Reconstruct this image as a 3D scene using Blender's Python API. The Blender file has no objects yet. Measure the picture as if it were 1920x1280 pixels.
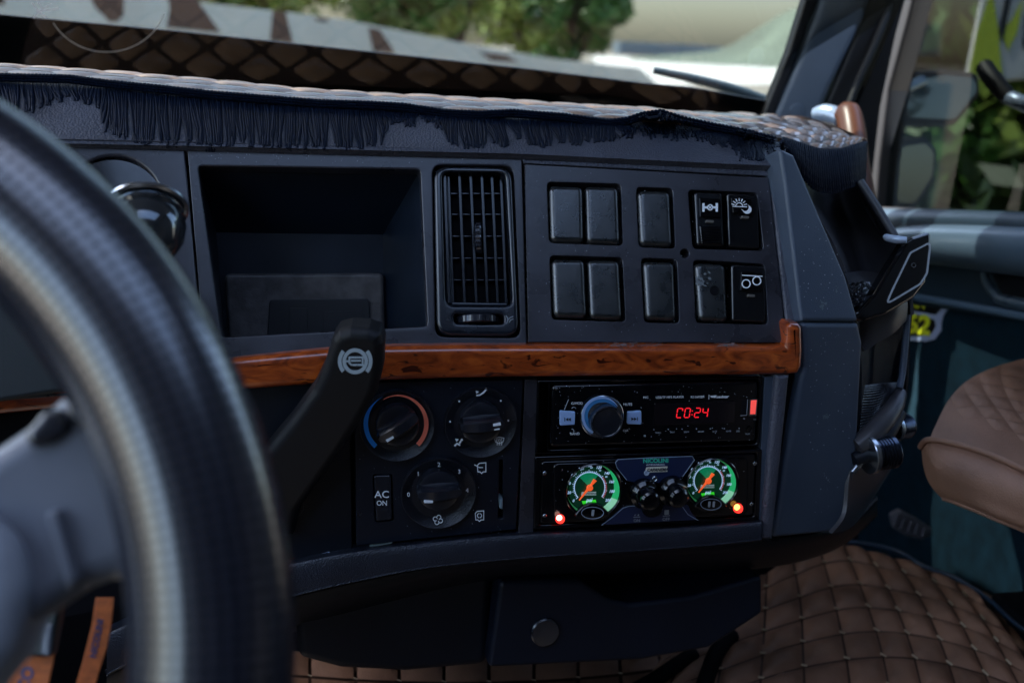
import bpy, bmesh, math, random
from mathutils import Vector, Matrix
from mathutils.geometry import tessellate_polygon
from mathutils.bvhtree import BVHTree
R = math.radians
rnd = random.Random(7)
sc = bpy.context.scene
COL = sc.collection

# ------------------------------------------------------------------ camera
LENS, PXF = 35.0, 1920 * 35 / 36
CAM = Vector((0, 0, 2.3))
ps, th, ro = R(11), R(16.6), R(2.6)
fw = Vector((math.sin(ps) * math.cos(th), math.cos(ps) * math.cos(th), -math.sin(th)))
r0 = Vector((math.cos(ps), -math.sin(ps), 0))
u0 = r0.cross(fw)
rt = r0 * math.cos(ro) + u0 * math.sin(ro)
up = -r0 * math.sin(ro) + u0 * math.cos(ro)
cd = bpy.data.cameras.new('camera')
cam = bpy.data.objects.new('camera', cd)
COL.objects.link(cam)
cd.lens = LENS
cd.sensor_width = 36
cd.clip_start, cd.clip_end = 0.02, 3000
m3 = Matrix((rt, up, -fw)).transposed()
cam.matrix_world = Matrix.Translation(CAM) @ m3.to_4x4()
cd.dof.use_dof = True
cd.dof.focus_distance = 0.90
cd.dof.aperture_fstop = 4.4
sc.camera = cam

# ------------------------------------------------------------------ world, sun, exposure
SUN_EL, SUN_AZ = R(60), R(-58)      # azimuth from +Y clockwise: high to the left of the cab, a little ahead
w = bpy.data.worlds.new("World")
sc.world = w
w.use_nodes = True
nt = w.node_tree
bg = nt.nodes['Background']
sky = nt.nodes.new('ShaderNodeTexSky')
sky.sky_type = 'NISHITA'
sky.sun_disc = False
sky.sun_elevation = SUN_EL
sky.sun_rotation = SUN_AZ
sky.air_density, sky.dust_density, sky.ozone_density = 1.2, 2.5, 2.0
nt.links.new(sky.outputs[0], bg.inputs[0])
bg.inputs[1].default_value = 0.15
sl = bpy.data.lights.new('sun', 'SUN')
sl.energy = 4.0
sl.angle = R(0.5)
sl.color = (1.0, 0.93, 0.82)
so = bpy.data.objects.new('sun', sl)
COL.objects.link(so)
tosun = Vector((math.sin(SUN_AZ) * math.cos(SUN_EL), math.cos(SUN_AZ) * math.cos(SUN_EL), math.sin(SUN_EL)))
so.rotation_euler = tosun.to_track_quat('Z', 'Y').to_euler()
so.location = (0, -5, 12)
sc.view_settings.view_transform = 'Standard'
sc.view_settings.look = 'None'
sc.view_settings.gamma = 1
sc.view_settings.exposure = 2.35
sc.cycles.use_denoising = True
sc.cycles.max_bounces = 8
sc.cycles.transparent_max_bounces = 12
sc.cycles.sample_clamp_indirect = 4

# ------------------------------------------------------------------ pixel geometry helpers (photo is 1920 x 1280)
def ray(x, y): return fw + rt * ((x - 960) / PXF) - up * ((y - 640) / PXF)
def P(x, y, d): return CAM + ray(x, y) * d
def hit(x, y, o, n):
    r = ray(x, y)
    return CAM + r * ((o - CAM).dot(n) / r.dot(n))
def HY(x, y, k): return hit(x, y, Vector((0, k, 0)), Vector((0, 1, 0)))
def HX(x, y, k): return hit(x, y, Vector((k, 0, 0)), Vector((1, 0, 0)))
def HZ(x, y, k): return hit(x, y, Vector((0, 0, k)), Vector((0, 0, 1)))
class Fr:
    """a plane the parts are laid out on: origin, u right, v up, n towards the cabin"""
    def __init__(s, o, u, v):
        s.o = o
        s.u = u.normalized()
        s.n = s.u.cross(v).normalized()
        s.v = s.n.cross(s.u)
    def px(s, x, y, off=0.0):
        p = hit(x, y, s.o + s.n * off, s.n) - s.o
        return Vector((p.dot(s.u), p.dot(s.v)))
    def pts(s, L, off=0.0): return [s.px(x, y, off) for x, y in L]
    def w(s, u, v, n=0.0): return s.o + s.u * u + s.v * v + s.n * n
    def scale(s, x, y, off=0.0): return (s.px(x + 5, y, off) - s.px(x - 5, y, off)).length / 10
def tilt(a, o): return Fr(o, Vector((1, 0, 0)), Vector((0, math.sin(R(a)), math.cos(R(a)))))
A0 = P(960, 668, .88)
FU, FL = tilt(25, A0), tilt(3, A0)

# ------------------------------------------------------------------ materials
MATS = {}
def mat(name, col=(.5, .5, .5), rough=.5, metal=0, var=0, vscale=8, bump=0, bscale=200, emit=None, es=1, coat=0, spec=.5, kind='noise', dirt=None):
    if name in MATS: return MATS[name]
    m = bpy.data.materials.new(name)
    m.use_nodes = True
    n, l = m.node_tree.nodes, m.node_tree.links
    b = n['Principled BSDF']
    b.inputs['Base Color'].default_value = (*col, 1)
    b.inputs['Roughness'].default_value = rough
    b.inputs['Metallic'].default_value = metal
    b.inputs['Specular IOR Level'].default_value = spec
    b.inputs['Coat Weight'].default_value = coat
    b.inputs['Coat Roughness'].default_value = .06
    tc = n.new('ShaderNodeTexCoord')
    geo = n.new('ShaderNodeNewGeometry')
    if var or dirt:
        t = n.new('ShaderNodeTexNoise')
        t.inputs['Scale'].default_value = vscale
        t.inputs['Detail'].default_value = 7
        l.new(geo.outputs['Position'], t.inputs['Vector'])
        cr = n.new('ShaderNodeValToRGB')
        cr.color_ramp.elements[0].position, cr.color_ramp.elements[1].position = .35, .68
        c2 = dirt or tuple(min(1, c * (1 + var)) for c in col)
        c1 = col if dirt else tuple(c * (1 - var) for c in col)
        cr.color_ramp.elements[0].color = (*c1, 1)
        cr.color_ramp.elements[1].color = (*c2, 1)
        l.new(t.outputs[0], cr.inputs[0])
        l.new(cr.outputs[0], b.inputs['Base Color'])
        mr = n.new('ShaderNodeMapRange')
        mr.inputs['To Min'].default_value = max(.02, rough - .08)
        mr.inputs['To Max'].default_value = min(1, rough + .12)
        l.new(t.outputs[0], mr.inputs['Value'])
        l.new(mr.outputs[0], b.inputs['Roughness'])
    if bump:
        if kind == 'noise':
            t = n.new('ShaderNodeTexNoise')
            t.inputs['Detail'].default_value = 3
            out = 0
        else:
            t = n.new('ShaderNodeTexVoronoi')
            out = 0
        t.inputs['Scale'].default_value = bscale
        l.new(geo.outputs['Position'], t.inputs['Vector'])
        bp = n.new('ShaderNodeBump')
        bp.inputs['Strength'].default_value = bump
        bp.inputs['Distance'].default_value = .001
        l.new(t.outputs[out], bp.inputs['Height'])
        l.new(bp.outputs[0], b.inputs['Normal'])
    if emit:
        b.inputs['Emission Color'].default_value = (*emit, 1)
        b.inputs['Emission Strength'].default_value = es
    MATS[name] = m
    return m

def wood_mat():
    m = mat('burl_wood_lacquer', (.2, .05, .015), .3, coat=1)
    n, l = m.node_tree.nodes, m.node_tree.links
    b = n['Principled BSDF']
    g = n.new('ShaderNodeNewGeometry')
    mp = n.new('ShaderNodeMapping')
    mp.inputs['Scale'].default_value = (17, 26, 48)
    l.new(g.outputs['Position'], mp.inputs['Vector'])
    t = n.new('ShaderNodeTexNoise')
    t.inputs['Scale'].default_value = 1.4
    t.inputs['Detail'].default_value = 9
    t.inputs['Distortion'].default_value = 2.6
    l.new(mp.outputs[0], t.inputs['Vector'])
    cr = n.new('ShaderNodeValToRGB')
    e = cr.color_ramp.elements
    e[0].position, e[0].color = .25, (.12, .018, .004, 1)
    e[1].position, e[1].color = .78, (.60, .125, .018, 1)
    x = cr.color_ramp.elements.new(.5)
    x.color = (.36, .06, .009, 1)
    l.new(t.outputs[0], cr.inputs[0])
    t2 = n.new('ShaderNodeTexNoise')
    t2.inputs['Scale'].default_value = 3.2
    t2.inputs['Detail'].default_value = 4
    t2.inputs['Distortion'].default_value = .8
    l.new(mp.outputs[0], t2.inputs['Vector'])
    c2 = n.new('ShaderNodeValToRGB')
    c2.color_ramp.elements[0].position, c2.color_ramp.elements[0].color = .61, (1, 1, 1, 1)
    c2.color_ramp.elements[1].position, c2.color_ramp.elements[1].color = .66, (.16, .1, .08, 1)
    l.new(t2.outputs[0], c2.inputs[0])
    mx = n.new('ShaderNodeMix')
    mx.data_type = 'RGBA'
    mx.blend_type = 'MULTIPLY'
    mx.inputs[0].default_value = 1
    l.new(cr.outputs[0], mx.inputs[6])
    l.new(c2.outputs[0], mx.inputs[7])
    l.new(mx.outputs[2], b.inputs['Base Color'])
    return m

PL = (.042, .046, .060)
M_plate = mat('fascia_satin_plastic', (.023, .0225, .029), .27, var=.25, vscale=26, bump=.14, bscale=1500, dirt=(.038, .038, .050), spec=.6)
M_grain = mat('grained_dash_plastic', (.062, .066, .088), .38, var=.2, vscale=20, bump=.6, bscale=520, kind='voronoi')
M_soft = mat('fine_grain_plastic', (.050, .068, .100), .4, var=.15, vscale=14, bump=.3, bscale=1100, dirt=(.062, .082, .115), spec=.4)
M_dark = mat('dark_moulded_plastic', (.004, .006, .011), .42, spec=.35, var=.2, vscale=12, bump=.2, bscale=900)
M_black = mat('black_recess', (.006, .006, .008), .75, spec=.1)
M_cover = mat('blank_cover_plastic', (.008, .011, .013), .27, var=.3, vscale=90, bump=.12, bscale=700, dirt=(.018, .020, .021), spec=1.0)
M_gloss = mat('gloss_black_plastic', (.002, .0025, .004), .12, coat=.3, spec=.5, var=.3, vscale=60)
M_vent = mat('vent_plastic', (.009, .012, .019), .22, spec=.7, var=.15, vscale=40)
M_knob = mat('knob_rubberised_plastic', (.012, .014, .021), .2, spec=.9, var=.2, vscale=60)
M_white = mat('white_print', (.88, .92, .96), .5)
M_greyp = mat('grey_print', (.35, .38, .42), .5)
M_blue = mat('blue_print', (.03, .32, .95), .45, spec=.3)
M_red = mat('salmon_print', (.95, .22, .13), .45, spec=.3)
M_wood = wood_mat()
M_silver = mat('silver_plastic', (.45, .55, .72), .3, metal=.3)
M_ltblue = mat('pale_blue_buttons', (.35, .52, .85), .35)
M_bluering = mat('blue_translucent_ring', (.06, .25, .55), .2, coat=.5)
M_chrome = mat('dark_chrome', (.75, .78, .8), .1, metal=1)
M_chromeb = mat('dull_chrome', (.5, .55, .6), .25, metal=1)
M_navy = mat('navy_panel_print', (.012, .022, .07), .3, coat=.3)
M_leath = mat('brown_leather', (.36, .21, .13), .36, coat=.9, var=.22, vscale=25, bump=.5, bscale=800, kind='voronoi')
M_leathf = mat('brown_floor_vinyl', (.27, .14, .085), .40, spec=.35, var=.3, vscale=12, bump=.4, bscale=700, kind='voronoi')
M_leathb = mat('brown_vinyl_base', (.045, .018, .009), .6, bump=.2)
M_thread = mat('beige_thread', (.55, .42, .27), .7)
M_cord = mat('navy_cord_yarn', (.0018, .006, .018), .45, var=.3, vscale=300, bump=.3, bscale=1800, spec=.2)
M_perf = mat('perforated_black_leather', (.010, .011, .018), .27, spec=1.0, coat=.5)
M_spoke = mat('grey_spoke_plastic', (.13, .145, .18), .3, var=.1, vscale=20)
M_led = mat('red_led', (.8, .02, .02), .3, emit=(1, .03, .02), es=.45)
M_ledc = mat('led_hot_core', (1, .8, .7), .3, emit=(1, .62, .5), es=.7)
M_ledy = mat('led_amber_core', (1, .7, .2), .3, emit=(1, .62, .1), es=.6)
M_digit = mat('red_display_digits', (.5, .01, .01), .3, emit=(1, .015, .03), es=.2)
M_usb = mat('lit_red_usb_tongue', (.9, .1, .1), .4, emit=(1, .09, .07), es=.14)
M_needle = mat('orange_needle', (1, .13, .03), .5, emit=(1, .12, .02), es=.12)
M_green = mat('lit_green_sector', (.0, .35, .15), .5, emit=(0, .34, .12), es=.045)
M_greenw = mat('green_edge_light', (.05, .6, .25), .4, emit=(.02, .55, .14), es=.08)
M_greenp = mat('pale_green_edge_light', (.4, .8, .6), .4, emit=(.30, .75, .42), es=.095)
M_greenb = mat('bright_green_lamp', (.05, .8, .05), .4, emit=(.04, .75, .02), es=.11)
M_dial = mat('gauge_dial_black', (.008, .018, .012), .25, emit=(0, .02, .008), es=0.15)
M_num = mat('lit_gauge_numerals', (.6, .75, .9), .5, emit=(.4, .6, .9), es=.12)
M_pillar = mat('pillar_trim_plastic', (.11, .14, .185), .45, var=.12, vscale=6, bump=.2, bscale=500)
M_door = mat('door_trim_plastic', (.022, .042, .064), .4, spec=.3, var=.12, vscale=5, bump=.3, bscale=500)
M_doorb = mat('dark_blue_door_carpet', (.004, .020, .034), .9, spec=.15, var=.25, vscale=40, bump=.5, bscale=900)
M_seal = mat('black_rubber_seal', (.006, .006, .008), .55)

def glass_mat(name, tint, refl=1.0):
    m = bpy.data.materials.new(name)
    m.use_nodes = True
    n, l = m.node_tree.nodes, m.node_tree.links
    n.remove(n['Principled BSDF'])
    t = n.new('ShaderNodeBsdfTransparent')
    t.inputs[0].default_value = (*tint, 1)
    g = n.new('ShaderNodeBsdfGlossy')
    g.inputs['Roughness'].default_value = .01
    f = n.new('ShaderNodeFresnel')
    f.inputs[0].default_value = 1.5
    mm = n.new('ShaderNodeMath')
    mm.operation = 'MULTIPLY'
    mm.inputs[1].default_value = refl
    ge = n.new('ShaderNodeNewGeometry')
    inv = n.new('ShaderNodeMath')
    inv.operation = 'SUBTRACT'
    inv.inputs[0].default_value = 1
    l.new(ge.outputs['Backfacing'], inv.inputs[1])
    m2 = n.new('ShaderNodeMath')
    m2.operation = 'MULTIPLY'
    l.new(f.outputs[0], m2.inputs[0])
    l.new(inv.outputs[0], m2.inputs[1])
    l.new(m2.outputs[0], mm.inputs[0])
    mx = n.new('ShaderNodeMixShader')
    l.new(mm.outputs[0], mx.inputs[0])
    l.new(t.outputs[0], mx.inputs[1])
    l.new(g.outputs[0], mx.inputs[2])
    l.new(mx.outputs[0], n['Material Output'].inputs[0])
    return m
M_wind = glass_mat('windshield_glass', (.46, .485, .485), .85)
M_wing = glass_mat('door_window_glass', (.24, .26, .26), .3)
M_lens = glass_mat('clear_lens', (.95, .97, .97))

def perf_mat():
    m = M_perf
    n, l = m.node_tree.nodes, m.node_tree.links
    b = n['Principled BSDF']
    uv = n.new('ShaderNodeUVMap')
    sep = n.new('ShaderNodeSeparateXYZ')
    l.new(uv.outputs[0], sep.inputs[0])
    def wave(i):
        a = n.new('ShaderNodeMath'); a.operation = 'MULTIPLY'; a.inputs[1].default_value = 2 * math.pi
        l.new(sep.outputs[i], a.inputs[0])
        c = n.new('ShaderNodeMath'); c.operation = 'COSINE'
        l.new(a.outputs[0], c.inputs[0])
        return c
    p = n.new('ShaderNodeMath'); p.operation = 'MULTIPLY'
    l.new(wave(0).outputs[0], p.inputs[0]); l.new(wave(1).outputs[0], p.inputs[1])
    cr = n.new('ShaderNodeValToRGB')
    cr.color_ramp.elements[0].position, cr.color_ramp.elements[0].color = .45, (.013, .015, .024, 1)
    cr.color_ramp.elements[1].position, cr.color_ramp.elements[1].color = .62, (.002, .003, .005, 1)
    l.new(p.outputs[0], cr.inputs[0])
    l.new(cr.outputs[0], b.inputs['Base Color'])
    mr = n.new('ShaderNodeMapRange')
    mr.inputs['From Min'].default_value, mr.inputs['From Max'].default_value = .35, .6
    mr.inputs['To Min'].default_value, mr.inputs['To Max'].default_value = 1, .1
    l.new(p.outputs[0], mr.inputs['Value']); l.new(mr.outputs[0], b.inputs['Specular IOR Level'])
    m2 = n.new('ShaderNodeMath'); m2.operation = 'MULTIPLY'; m2.inputs[1].default_value = .6
    l.new(mr.outputs[0], m2.inputs[0]); l.new(m2.outputs[0], b.inputs['Coat Weight'])
    b.inputs['Coat Roughness'].default_value = .2
perf_mat()

# ------------------------------------------------------------------ object helpers
WL = {}
def thing(name, loc, label, cat, group=None):
    o = bpy.data.objects.new(name, None)
    COL.objects.link(o)
    o.location = loc
    o.empty_display_size = .02
    o['label'], o['category'] = label, cat
    if group: o['group'] = group
    WL[o.name] = Vector(loc)
    return o
def link(me, name, m, parent=None, base=None, **props):
    """mesh in world coordinates -> object with its origin at the middle of the mesh"""
    if not me.materials and m: me.materials.append(m)
    if base is None:
        vs = [v.co for v in me.vertices]
        base = (Vector([min(v[i] for v in vs) for i in range(3)]) + Vector([max(v[i] for v in vs) for i in range(3)])) / 2
        me.transform(Matrix.Translation(-base))
    o = bpy.data.objects.new(name, me)
    COL.objects.link(o)
    WL[o.name] = Vector(base)
    if parent:
        o.parent = parent
        o.location = Vector(base) - WL[parent.name]
    else: o.location = base
    for k, v in props.items(): o[k] = v
    return o
def fin(bm, name, m, parent=None, ang=32, wn=True, recalc=True, flat=False, **props):
    if recalc: bmesh.ops.recalc_face_normals(bm, faces=bm.faces)
    for f in bm.faces: f.smooth = not flat
    for e in bm.edges:
        if len(e.link_faces) == 2:
            e.smooth = e.calc_face_angle(0) < R(ang)
    me = bpy.data.meshes.new(name)
    bm.to_mesh(me)
    bm.free()
    o = link(me, name, m, parent, **props)
    if wn and not flat and len(me.polygons) < 5000:
        md = o.modifiers.new('weighted', 'WEIGHTED_NORMAL')
        md.keep_sharp = True
    return o
def setting(o):
    o['kind'] = 'structure'
    return o

def area2(p): return sum(p[i].x * p[(i + 1) % len(p)].y - p[(i + 1) % len(p)].x * p[i].y for i in range(len(p)))
def rpoly(p, r, seg=5):
    """round the corners of a polygon (u, v points); r a number or one per corner"""
    p = [Vector(q) for q in p]
    if area2(p) < 0: p = p[::-1]; r = r[::-1] if isinstance(r, (list, tuple)) else r
    out = []
    N = len(p)
    for i in range(N):
        ri = r[i] if isinstance(r, (list, tuple)) else r
        a, b, c = p[i - 1], p[i], p[(i + 1) % N]
        d1, d2 = (a - b), (c - b)
        l1, l2 = d1.length, d2.length
        if ri <= 0 or l1 < 1e-9 or l2 < 1e-9: out.append(b); continue
        d1.normalize(); d2.normalize()
        an = math.acos(max(-1, min(1, d1.dot(d2))))
        if an > R(172): out.append(b); continue
        t = min(ri / math.tan(an / 2), .48 * l1, .48 * l2)
        s, e = b + d1 * t, b + d2 * t
        for k in range(seg + 1):
            q = k / seg
            out.append(s * (1 - q) ** 2 + b * 2 * q * (1 - q) + e * q * q)
    return out
def inset(p, d):
    """offset a counter-clockwise loop inwards by d"""
    out = []
    N = len(p)
    for i in range(N):
        a, b, c = p[i - 1], p[i], p[(i + 1) % N]
        e1, e2 = (b - a), (c - b)
        if e1.length < 1e-9: e1 = e2
        if e2.length < 1e-9: e2 = e1
        e1.normalize(); e2.normalize()
        n1, n2 = Vector((-e1.y, e1.x)), Vector((-e2.y, e2.x))
        mm = n1 + n2
        if mm.length < 1e-6: out.append(b + n1 * d); continue
        mm.normalize()
        out.append(b + mm * (d / max(.35, mm.dot(n1))))
    return out
def loopverts(bm, fr, pts, n): return [bm.verts.new(fr.w(q.x, q.y, n)) for q in pts]
def strip(bm, L1, L2):
    N = len(L1)
    for i in range(N):
        j = (i + 1) % N
        try: bm.faces.new((L1[i], L1[j], L2[j], L2[i]))
        except ValueError: pass
def add_slab(bm, fr, pts, n0, n1, bev=.001, seg=3, r=0, rseg=5, back=True):
    if area2(pts) < 0: pts = pts[::-1]
    sharp = [Vector(q) for q in pts]
    def ring(d): return rpoly(inset(sharp, d), max(r - d, r * .12, .0003), rseg) if r else inset(sharp, d)
    if r: pts = ring(0)
    base = loopverts(bm, fr, pts, n0)
    prev = base
    if bev <= 0:
        l = loopverts(bm, fr, pts, n1); strip(bm, prev, l); prev = l
    else:
        for k in range(seg + 1):
            a = k / seg * math.pi / 2
            l = loopverts(bm, fr, ring(bev * (1 - math.cos(a))), n1 - bev * (1 - math.sin(a)))
            strip(bm, prev, l)
            prev = l
    cap(bm, prev)
    if back: bm.faces.new(base[::-1])
def cap(bm, L):
    """close a loop; convex outlines get a fan round their middle so the flat face shades evenly"""
    N = len(L)
    c = sum((v.co for v in L), Vector()) / N
    ns = [(L[i].co - c).cross(L[(i + 1) % N].co - c) for i in range(N)]
    if N > 6 and all(a.dot(ns[0]) > 0 for a in ns):
        m = bm.verts.new(c)
        for i in range(N): bm.faces.new((L[i], L[(i + 1) % N], m))
    else: bm.faces.new(L)
def slab(name, fr, pxs, n0, n1, m, parent, bev=.001, r=0, seg=3, rseg=5, **k):
    bm = bmesh.new()
    pts = fr.pts(pxs, n1)
    add_slab(bm, fr, pts, n0, n1, bev, seg, r, rseg)
    return fin(bm, name, m, parent, **k)
def panel(name, fr, pxs, holes, n0, n1, m, parent, bev=.001, r=0, hr=.004, hb=.0015, seg=3, **k):
    """plate with rounded holes whose rims roll inwards; holes are px outlines or (outline, radius)"""
    bm = bmesh.new()
    out = fr.pts(pxs, n1)
    out = rpoly(out, r) if r else (out if area2(out) > 0 else out[::-1])
    hs = []
    for h in holes:
        rr = hr
        if isinstance(h, tuple): h, rr = h
        hp = fr.pts(h, n1)
        hs.append(rpoly(hp, rr) if rr else (hp if area2(hp) > 0 else hp[::-1]))
    top = inset(out, bev)
    tops = [inset(h, -hb) for h in hs]
    polys = [[Vector((q.x, q.y, 0)) for q in top]] + [[Vector((q.x, q.y, 0)) for q in t] for t in tops]
    tri = tessellate_polygon(polys)
    loops = [loopverts(bm, fr, top, n1)] + [loopverts(bm, fr, t, n1) for t in tops]
    flat = [v for L in loops for v in L]
    for t in tri:
        try: bm.faces.new([flat[i] for i in t])
        except ValueError: pass
    prev = loops[0]
    for q in range(1, seg + 1):
        a = q / seg * math.pi / 2
        l = loopverts(bm, fr, inset(out, bev * (1 - math.sin(a))), n1 - bev * (1 - math.cos(a)))
        strip(bm, prev, l); prev = l
    l = loopverts(bm, fr, out, n0); strip(bm, prev, l)
    for h, L in zip(hs, loops[1:]):
        prev = L
        for q in range(1, seg + 1):
            a = q / seg * math.pi / 2
            l = loopverts(bm, fr, inset(h, -hb * (1 - math.sin(a))), n1 - hb * (1 - math.cos(a)))
            strip(bm, prev, l); prev = l
        l = loopverts(bm, fr, h, n0); strip(bm, prev, l)
    return fin(bm, name, m, parent, **k)
def circ(cx, cy, rx, ry=None, n=40, a0=0, a1=360, rot=0):
    ry = ry or rx
    full = abs(a1 - a0) >= 360
    out = []
    for i in range(n if full else n + 1):
        a = R(a0 + (a1 - a0) * i / n)
        x, y = rx * math.cos(a), ry * math.sin(a)
        c, s = math.cos(R(rot)), math.sin(R(rot))
        out.append((cx + x * c - y * s, cy + x * s + y * c))
    return out
def arcband(cx, cy, r1, r2, a0, a1, n=40, taper=None, keep=0):
    """px outline of an annular band; taper(t) scales the width"""
    o, i_ = [], []
    for k in range(n + 1):
        t = k / n
        a = R(a0 + (a1 - a0) * t)
        wd = taper(t) if taper else 1
        rm, h = (r1 + r2) / 2, abs(r2 - r1) / 2 * wd
        if keep: rm = (r2 - h) if keep > 0 else (r1 + h)
        o.append((cx + (rm + h) * math.cos(a), cy + (rm + h) * math.sin(a)))
        i_.append((cx + (rm - h) * math.cos(a), cy + (rm - h) * math.sin(a)))
    return o + i_[::-1]
def fills(name, fr, polys, off, m, parent, h=.00025, **k):
    bm = bmesh.new()
    for p in polys:
        q = fr.pts(p, off)
        add_slab(bm, fr, q, off - .0002, off + h, 0)
    return fin(bm, name, m, parent, wn=False, flat=True, **k)
def ribbon(p, wd, closed=False):
    """px polyline -> list of quads"""
    out = []
    L = list(p) + ([p[0]] if closed else [])
    for (x1, y1), (x2, y2) in zip(L, L[1:]):
        dx, dy = x2 - x1, y2 - y1
        d = math.hypot(dx, dy) or 1
        ex, ey = dx / d * wd * .35, dy / d * wd * .35
        nx, ny = -dy / d * wd / 2, dx / d * wd / 2
        out.append([(x1 - ex + nx, y1 - ey + ny), (x2 + ex + nx, y2 + ey + ny), (x2 + ex - nx, y2 + ey - ny), (x1 - ex - nx, y1 - ey - ny)])
    return out
def ico(name, fr, lines, wd, off, m, parent, polys=(), **k):
    qs = []
    bm = bmesh.new()
    i = 0
    for L in lines:
        for q in ribbon(L, wd):
            add_slab(bm, fr, fr.pts(q, off), off - .0002, off + .0002 + .00001 * (i % 5), 0); i += 1
    for q in polys: add_slab(bm, fr, fr.pts(q, off), off - .0002, off + .00028, 0)
    return fin(bm, name, m, parent, wn=False, flat=True, **k)
def text(name, s, fr, x, y, size, off, m, parent, shear=0, rot=0, sx=1, bold=0, ext=.00015, **k):
    """raised lettering centred on a px position; size = capital height in px"""
    c = bpy.data.curves.new('lettering', 'FONT')
    c.body = s
    c.align_x = 'CENTER'
    c.align_y = 'CENTER'
    c.shear = shear
    c.size = 1
    c.offset = bold
    c.resolution_u = 3
    o = bpy.data.objects.new('lettering_curve', c)
    COL.objects.link(o)
    bpy.context.view_layer.update()
    me = bpy.data.meshes.new_from_object(o.evaluated_get(bpy.context.evaluated_depsgraph_get()))
    bpy.data.objects.remove(o)
    bpy.data.curves.remove(c)
    ctr = fr.px(x, y, off)
    ux = (fr.px(x + 5 * math.cos(R(rot)), y + 5 * math.sin(R(rot)), off) - fr.px(x - 5 * math.cos(R(rot)), y - 5 * math.sin(R(rot)), off)) / 10
    uy = (fr.px(x + 5 * math.sin(R(rot)), y - 5 * math.cos(R(rot)), off) - fr.px(x - 5 * math.sin(R(rot)), y + 5 * math.cos(R(rot)), off)) / 10
    S = size / .70
    bm = bmesh.new()
    bm.from_mesh(me)
    for v in bm.verts:
        q = ctr + ux * (v.co.x * S * sx) + uy * (v.co.y * S)
        v.co = fr.w(q.x, q.y, off)
    g = bmesh.ops.extrude_face_region(bm, geom=bm.faces[:])
    for e in g['geom']:
        if isinstance(e, bmesh.types.BMVert): e.co += fr.n * ext
    return fin(bm, name, m, parent, wn=False, flat=True, **k)
def lathe(name, c, ax, prof, m, parent, n=40, side=None, ang=32, f=None, **k):
    """prof: list of (radius, height along the axis)"""
    ax = ax.normalized()
    e1 = (side or Vector((1, 0, .01)))
    e1 = (e1 - ax * e1.dot(ax)).normalized()
    e2 = ax.cross(e1)
    bm = bmesh.new()
    rings = []
    for r_, h in prof:
        ring = []
        if r_ < 1e-6: ring = [bm.verts.new(c + ax * h)] * n
        else:
            for i in range(n):
                a = 2 * math.pi * i / n
                rr = r_ * (f(i, n) if f else 1)
                ring.append(bm.verts.new(c + ax * h + e1 * rr * math.cos(a) + e2 * rr * math.sin(a)))
        rings.append(ring)
    for A, B in zip(rings, rings[1:]):
        for i in range(n):
            j = (i + 1) % n
            q = []
            for v in (A[i], A[j], B[j], B[i]):
                if v not in q: q.append(v)
            if len(q) > 2:
                try: bm.faces.new(q)
                except ValueError: pass
    for L in (rings[0], rings[-1]):
        if len(set(L)) > 2:
            try: bm.faces.new(L)
            except ValueError: pass
    return fin(bm, name, m, parent, ang=ang, **k)
def add_tube(bm, pts, rad, n=6, cap=True, flatz=1, upv=None):
    """tube through world points"""
    N = len(pts)
    prev = None
    e1 = None
    for i, p in enumerate(pts):
        d = (pts[min(N - 1, i + 1)] - pts[max(0, i - 1)]).normalized()
        ref = upv or Vector((.31, .2, .93))
        a = (e1 if e1 is not None and upv is None else ref)
        e1 = (a - d * a.dot(d)).normalized()
        e2 = d.cross(e1)
        r_ = rad[i] if isinstance(rad, (list, tuple)) else rad
        ring = [bm.verts.new(p + (e1 * math.cos(2 * math.pi * k / n) * flatz + e2 * math.sin(2 * math.pi * k / n)) * r_) for k in range(n)]
        if prev: strip(bm, prev, ring)
        elif cap: bm.faces.new(ring[::-1])
        prev = ring
    if cap: bm.faces.new(prev)
def tube(name, pts, rad, m, parent=None, n=12, flatz=1, upv=None, smooth=0, **k):
    if smooth: pts, rad = cr_path(pts, rad, smooth)
    bm = bmesh.new()
    add_tube(bm, pts, rad, n, True, flatz, upv)
    return fin(bm, name, m, parent, ang=60, **k)
def crom(a, b, c, d, t):
    return (b * 2 + (c - a) * t + (a * 2 - b * 5 + c * 4 - d) * t * t + (b * 3 - a - c * 3 + d) * t ** 3) * .5
def cr_path(p, rad, k):
    out, rr = [], []
    N = len(p)
    for i in range(N - 1):
        a, b, c, d = p[max(0, i - 1)], p[i], p[i + 1], p[min(N - 1, i + 2)]
        for q in range(k):
            out.append(crom(a, b, c, d, q / k))
            if isinstance(rad, (list, tuple)): rr.append(rad[i] + (rad[i + 1] - rad[i]) * q / k)
    out.append(p[-1])
    if isinstance(rad, (list, tuple)): rr.append(rad[-1]); return out, rr
    return out, rad
class Surf:
    """smooth surface through a grid of world points; s along a row, t across the rows"""
    def __init__(s, rows): s.g = rows
    def row(s, r_, x):
        N = len(r_) - 1
        x = max(0, min(.999999, x)) * N
        i = int(x)
        return crom(r_[max(0, i - 1)], r_[i], r_[i + 1], r_[min(N, i + 2)], x - i)
    def at(s, x, t):
        N = len(s.g) - 1
        t = max(0, min(.999999, t)) * N
        i = int(t)
        q = [s.row(s.g[max(0, min(N, k))], x) for k in (i - 1, i, i + 1, i + 2)]
        return crom(q[0], q[1], q[2], q[3], t - i)
    def nrm(s, x, t):
        e = .004
        a = s.at(min(1, x + e), t) - s.at(max(0, x - e), t)
        b = s.at(x, min(1, t + e)) - s.at(x, max(0, t - e))
        n = a.cross(b)
        return n.normalized() if n.length > 1e-12 else Vector((0, 0, 1))
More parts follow.
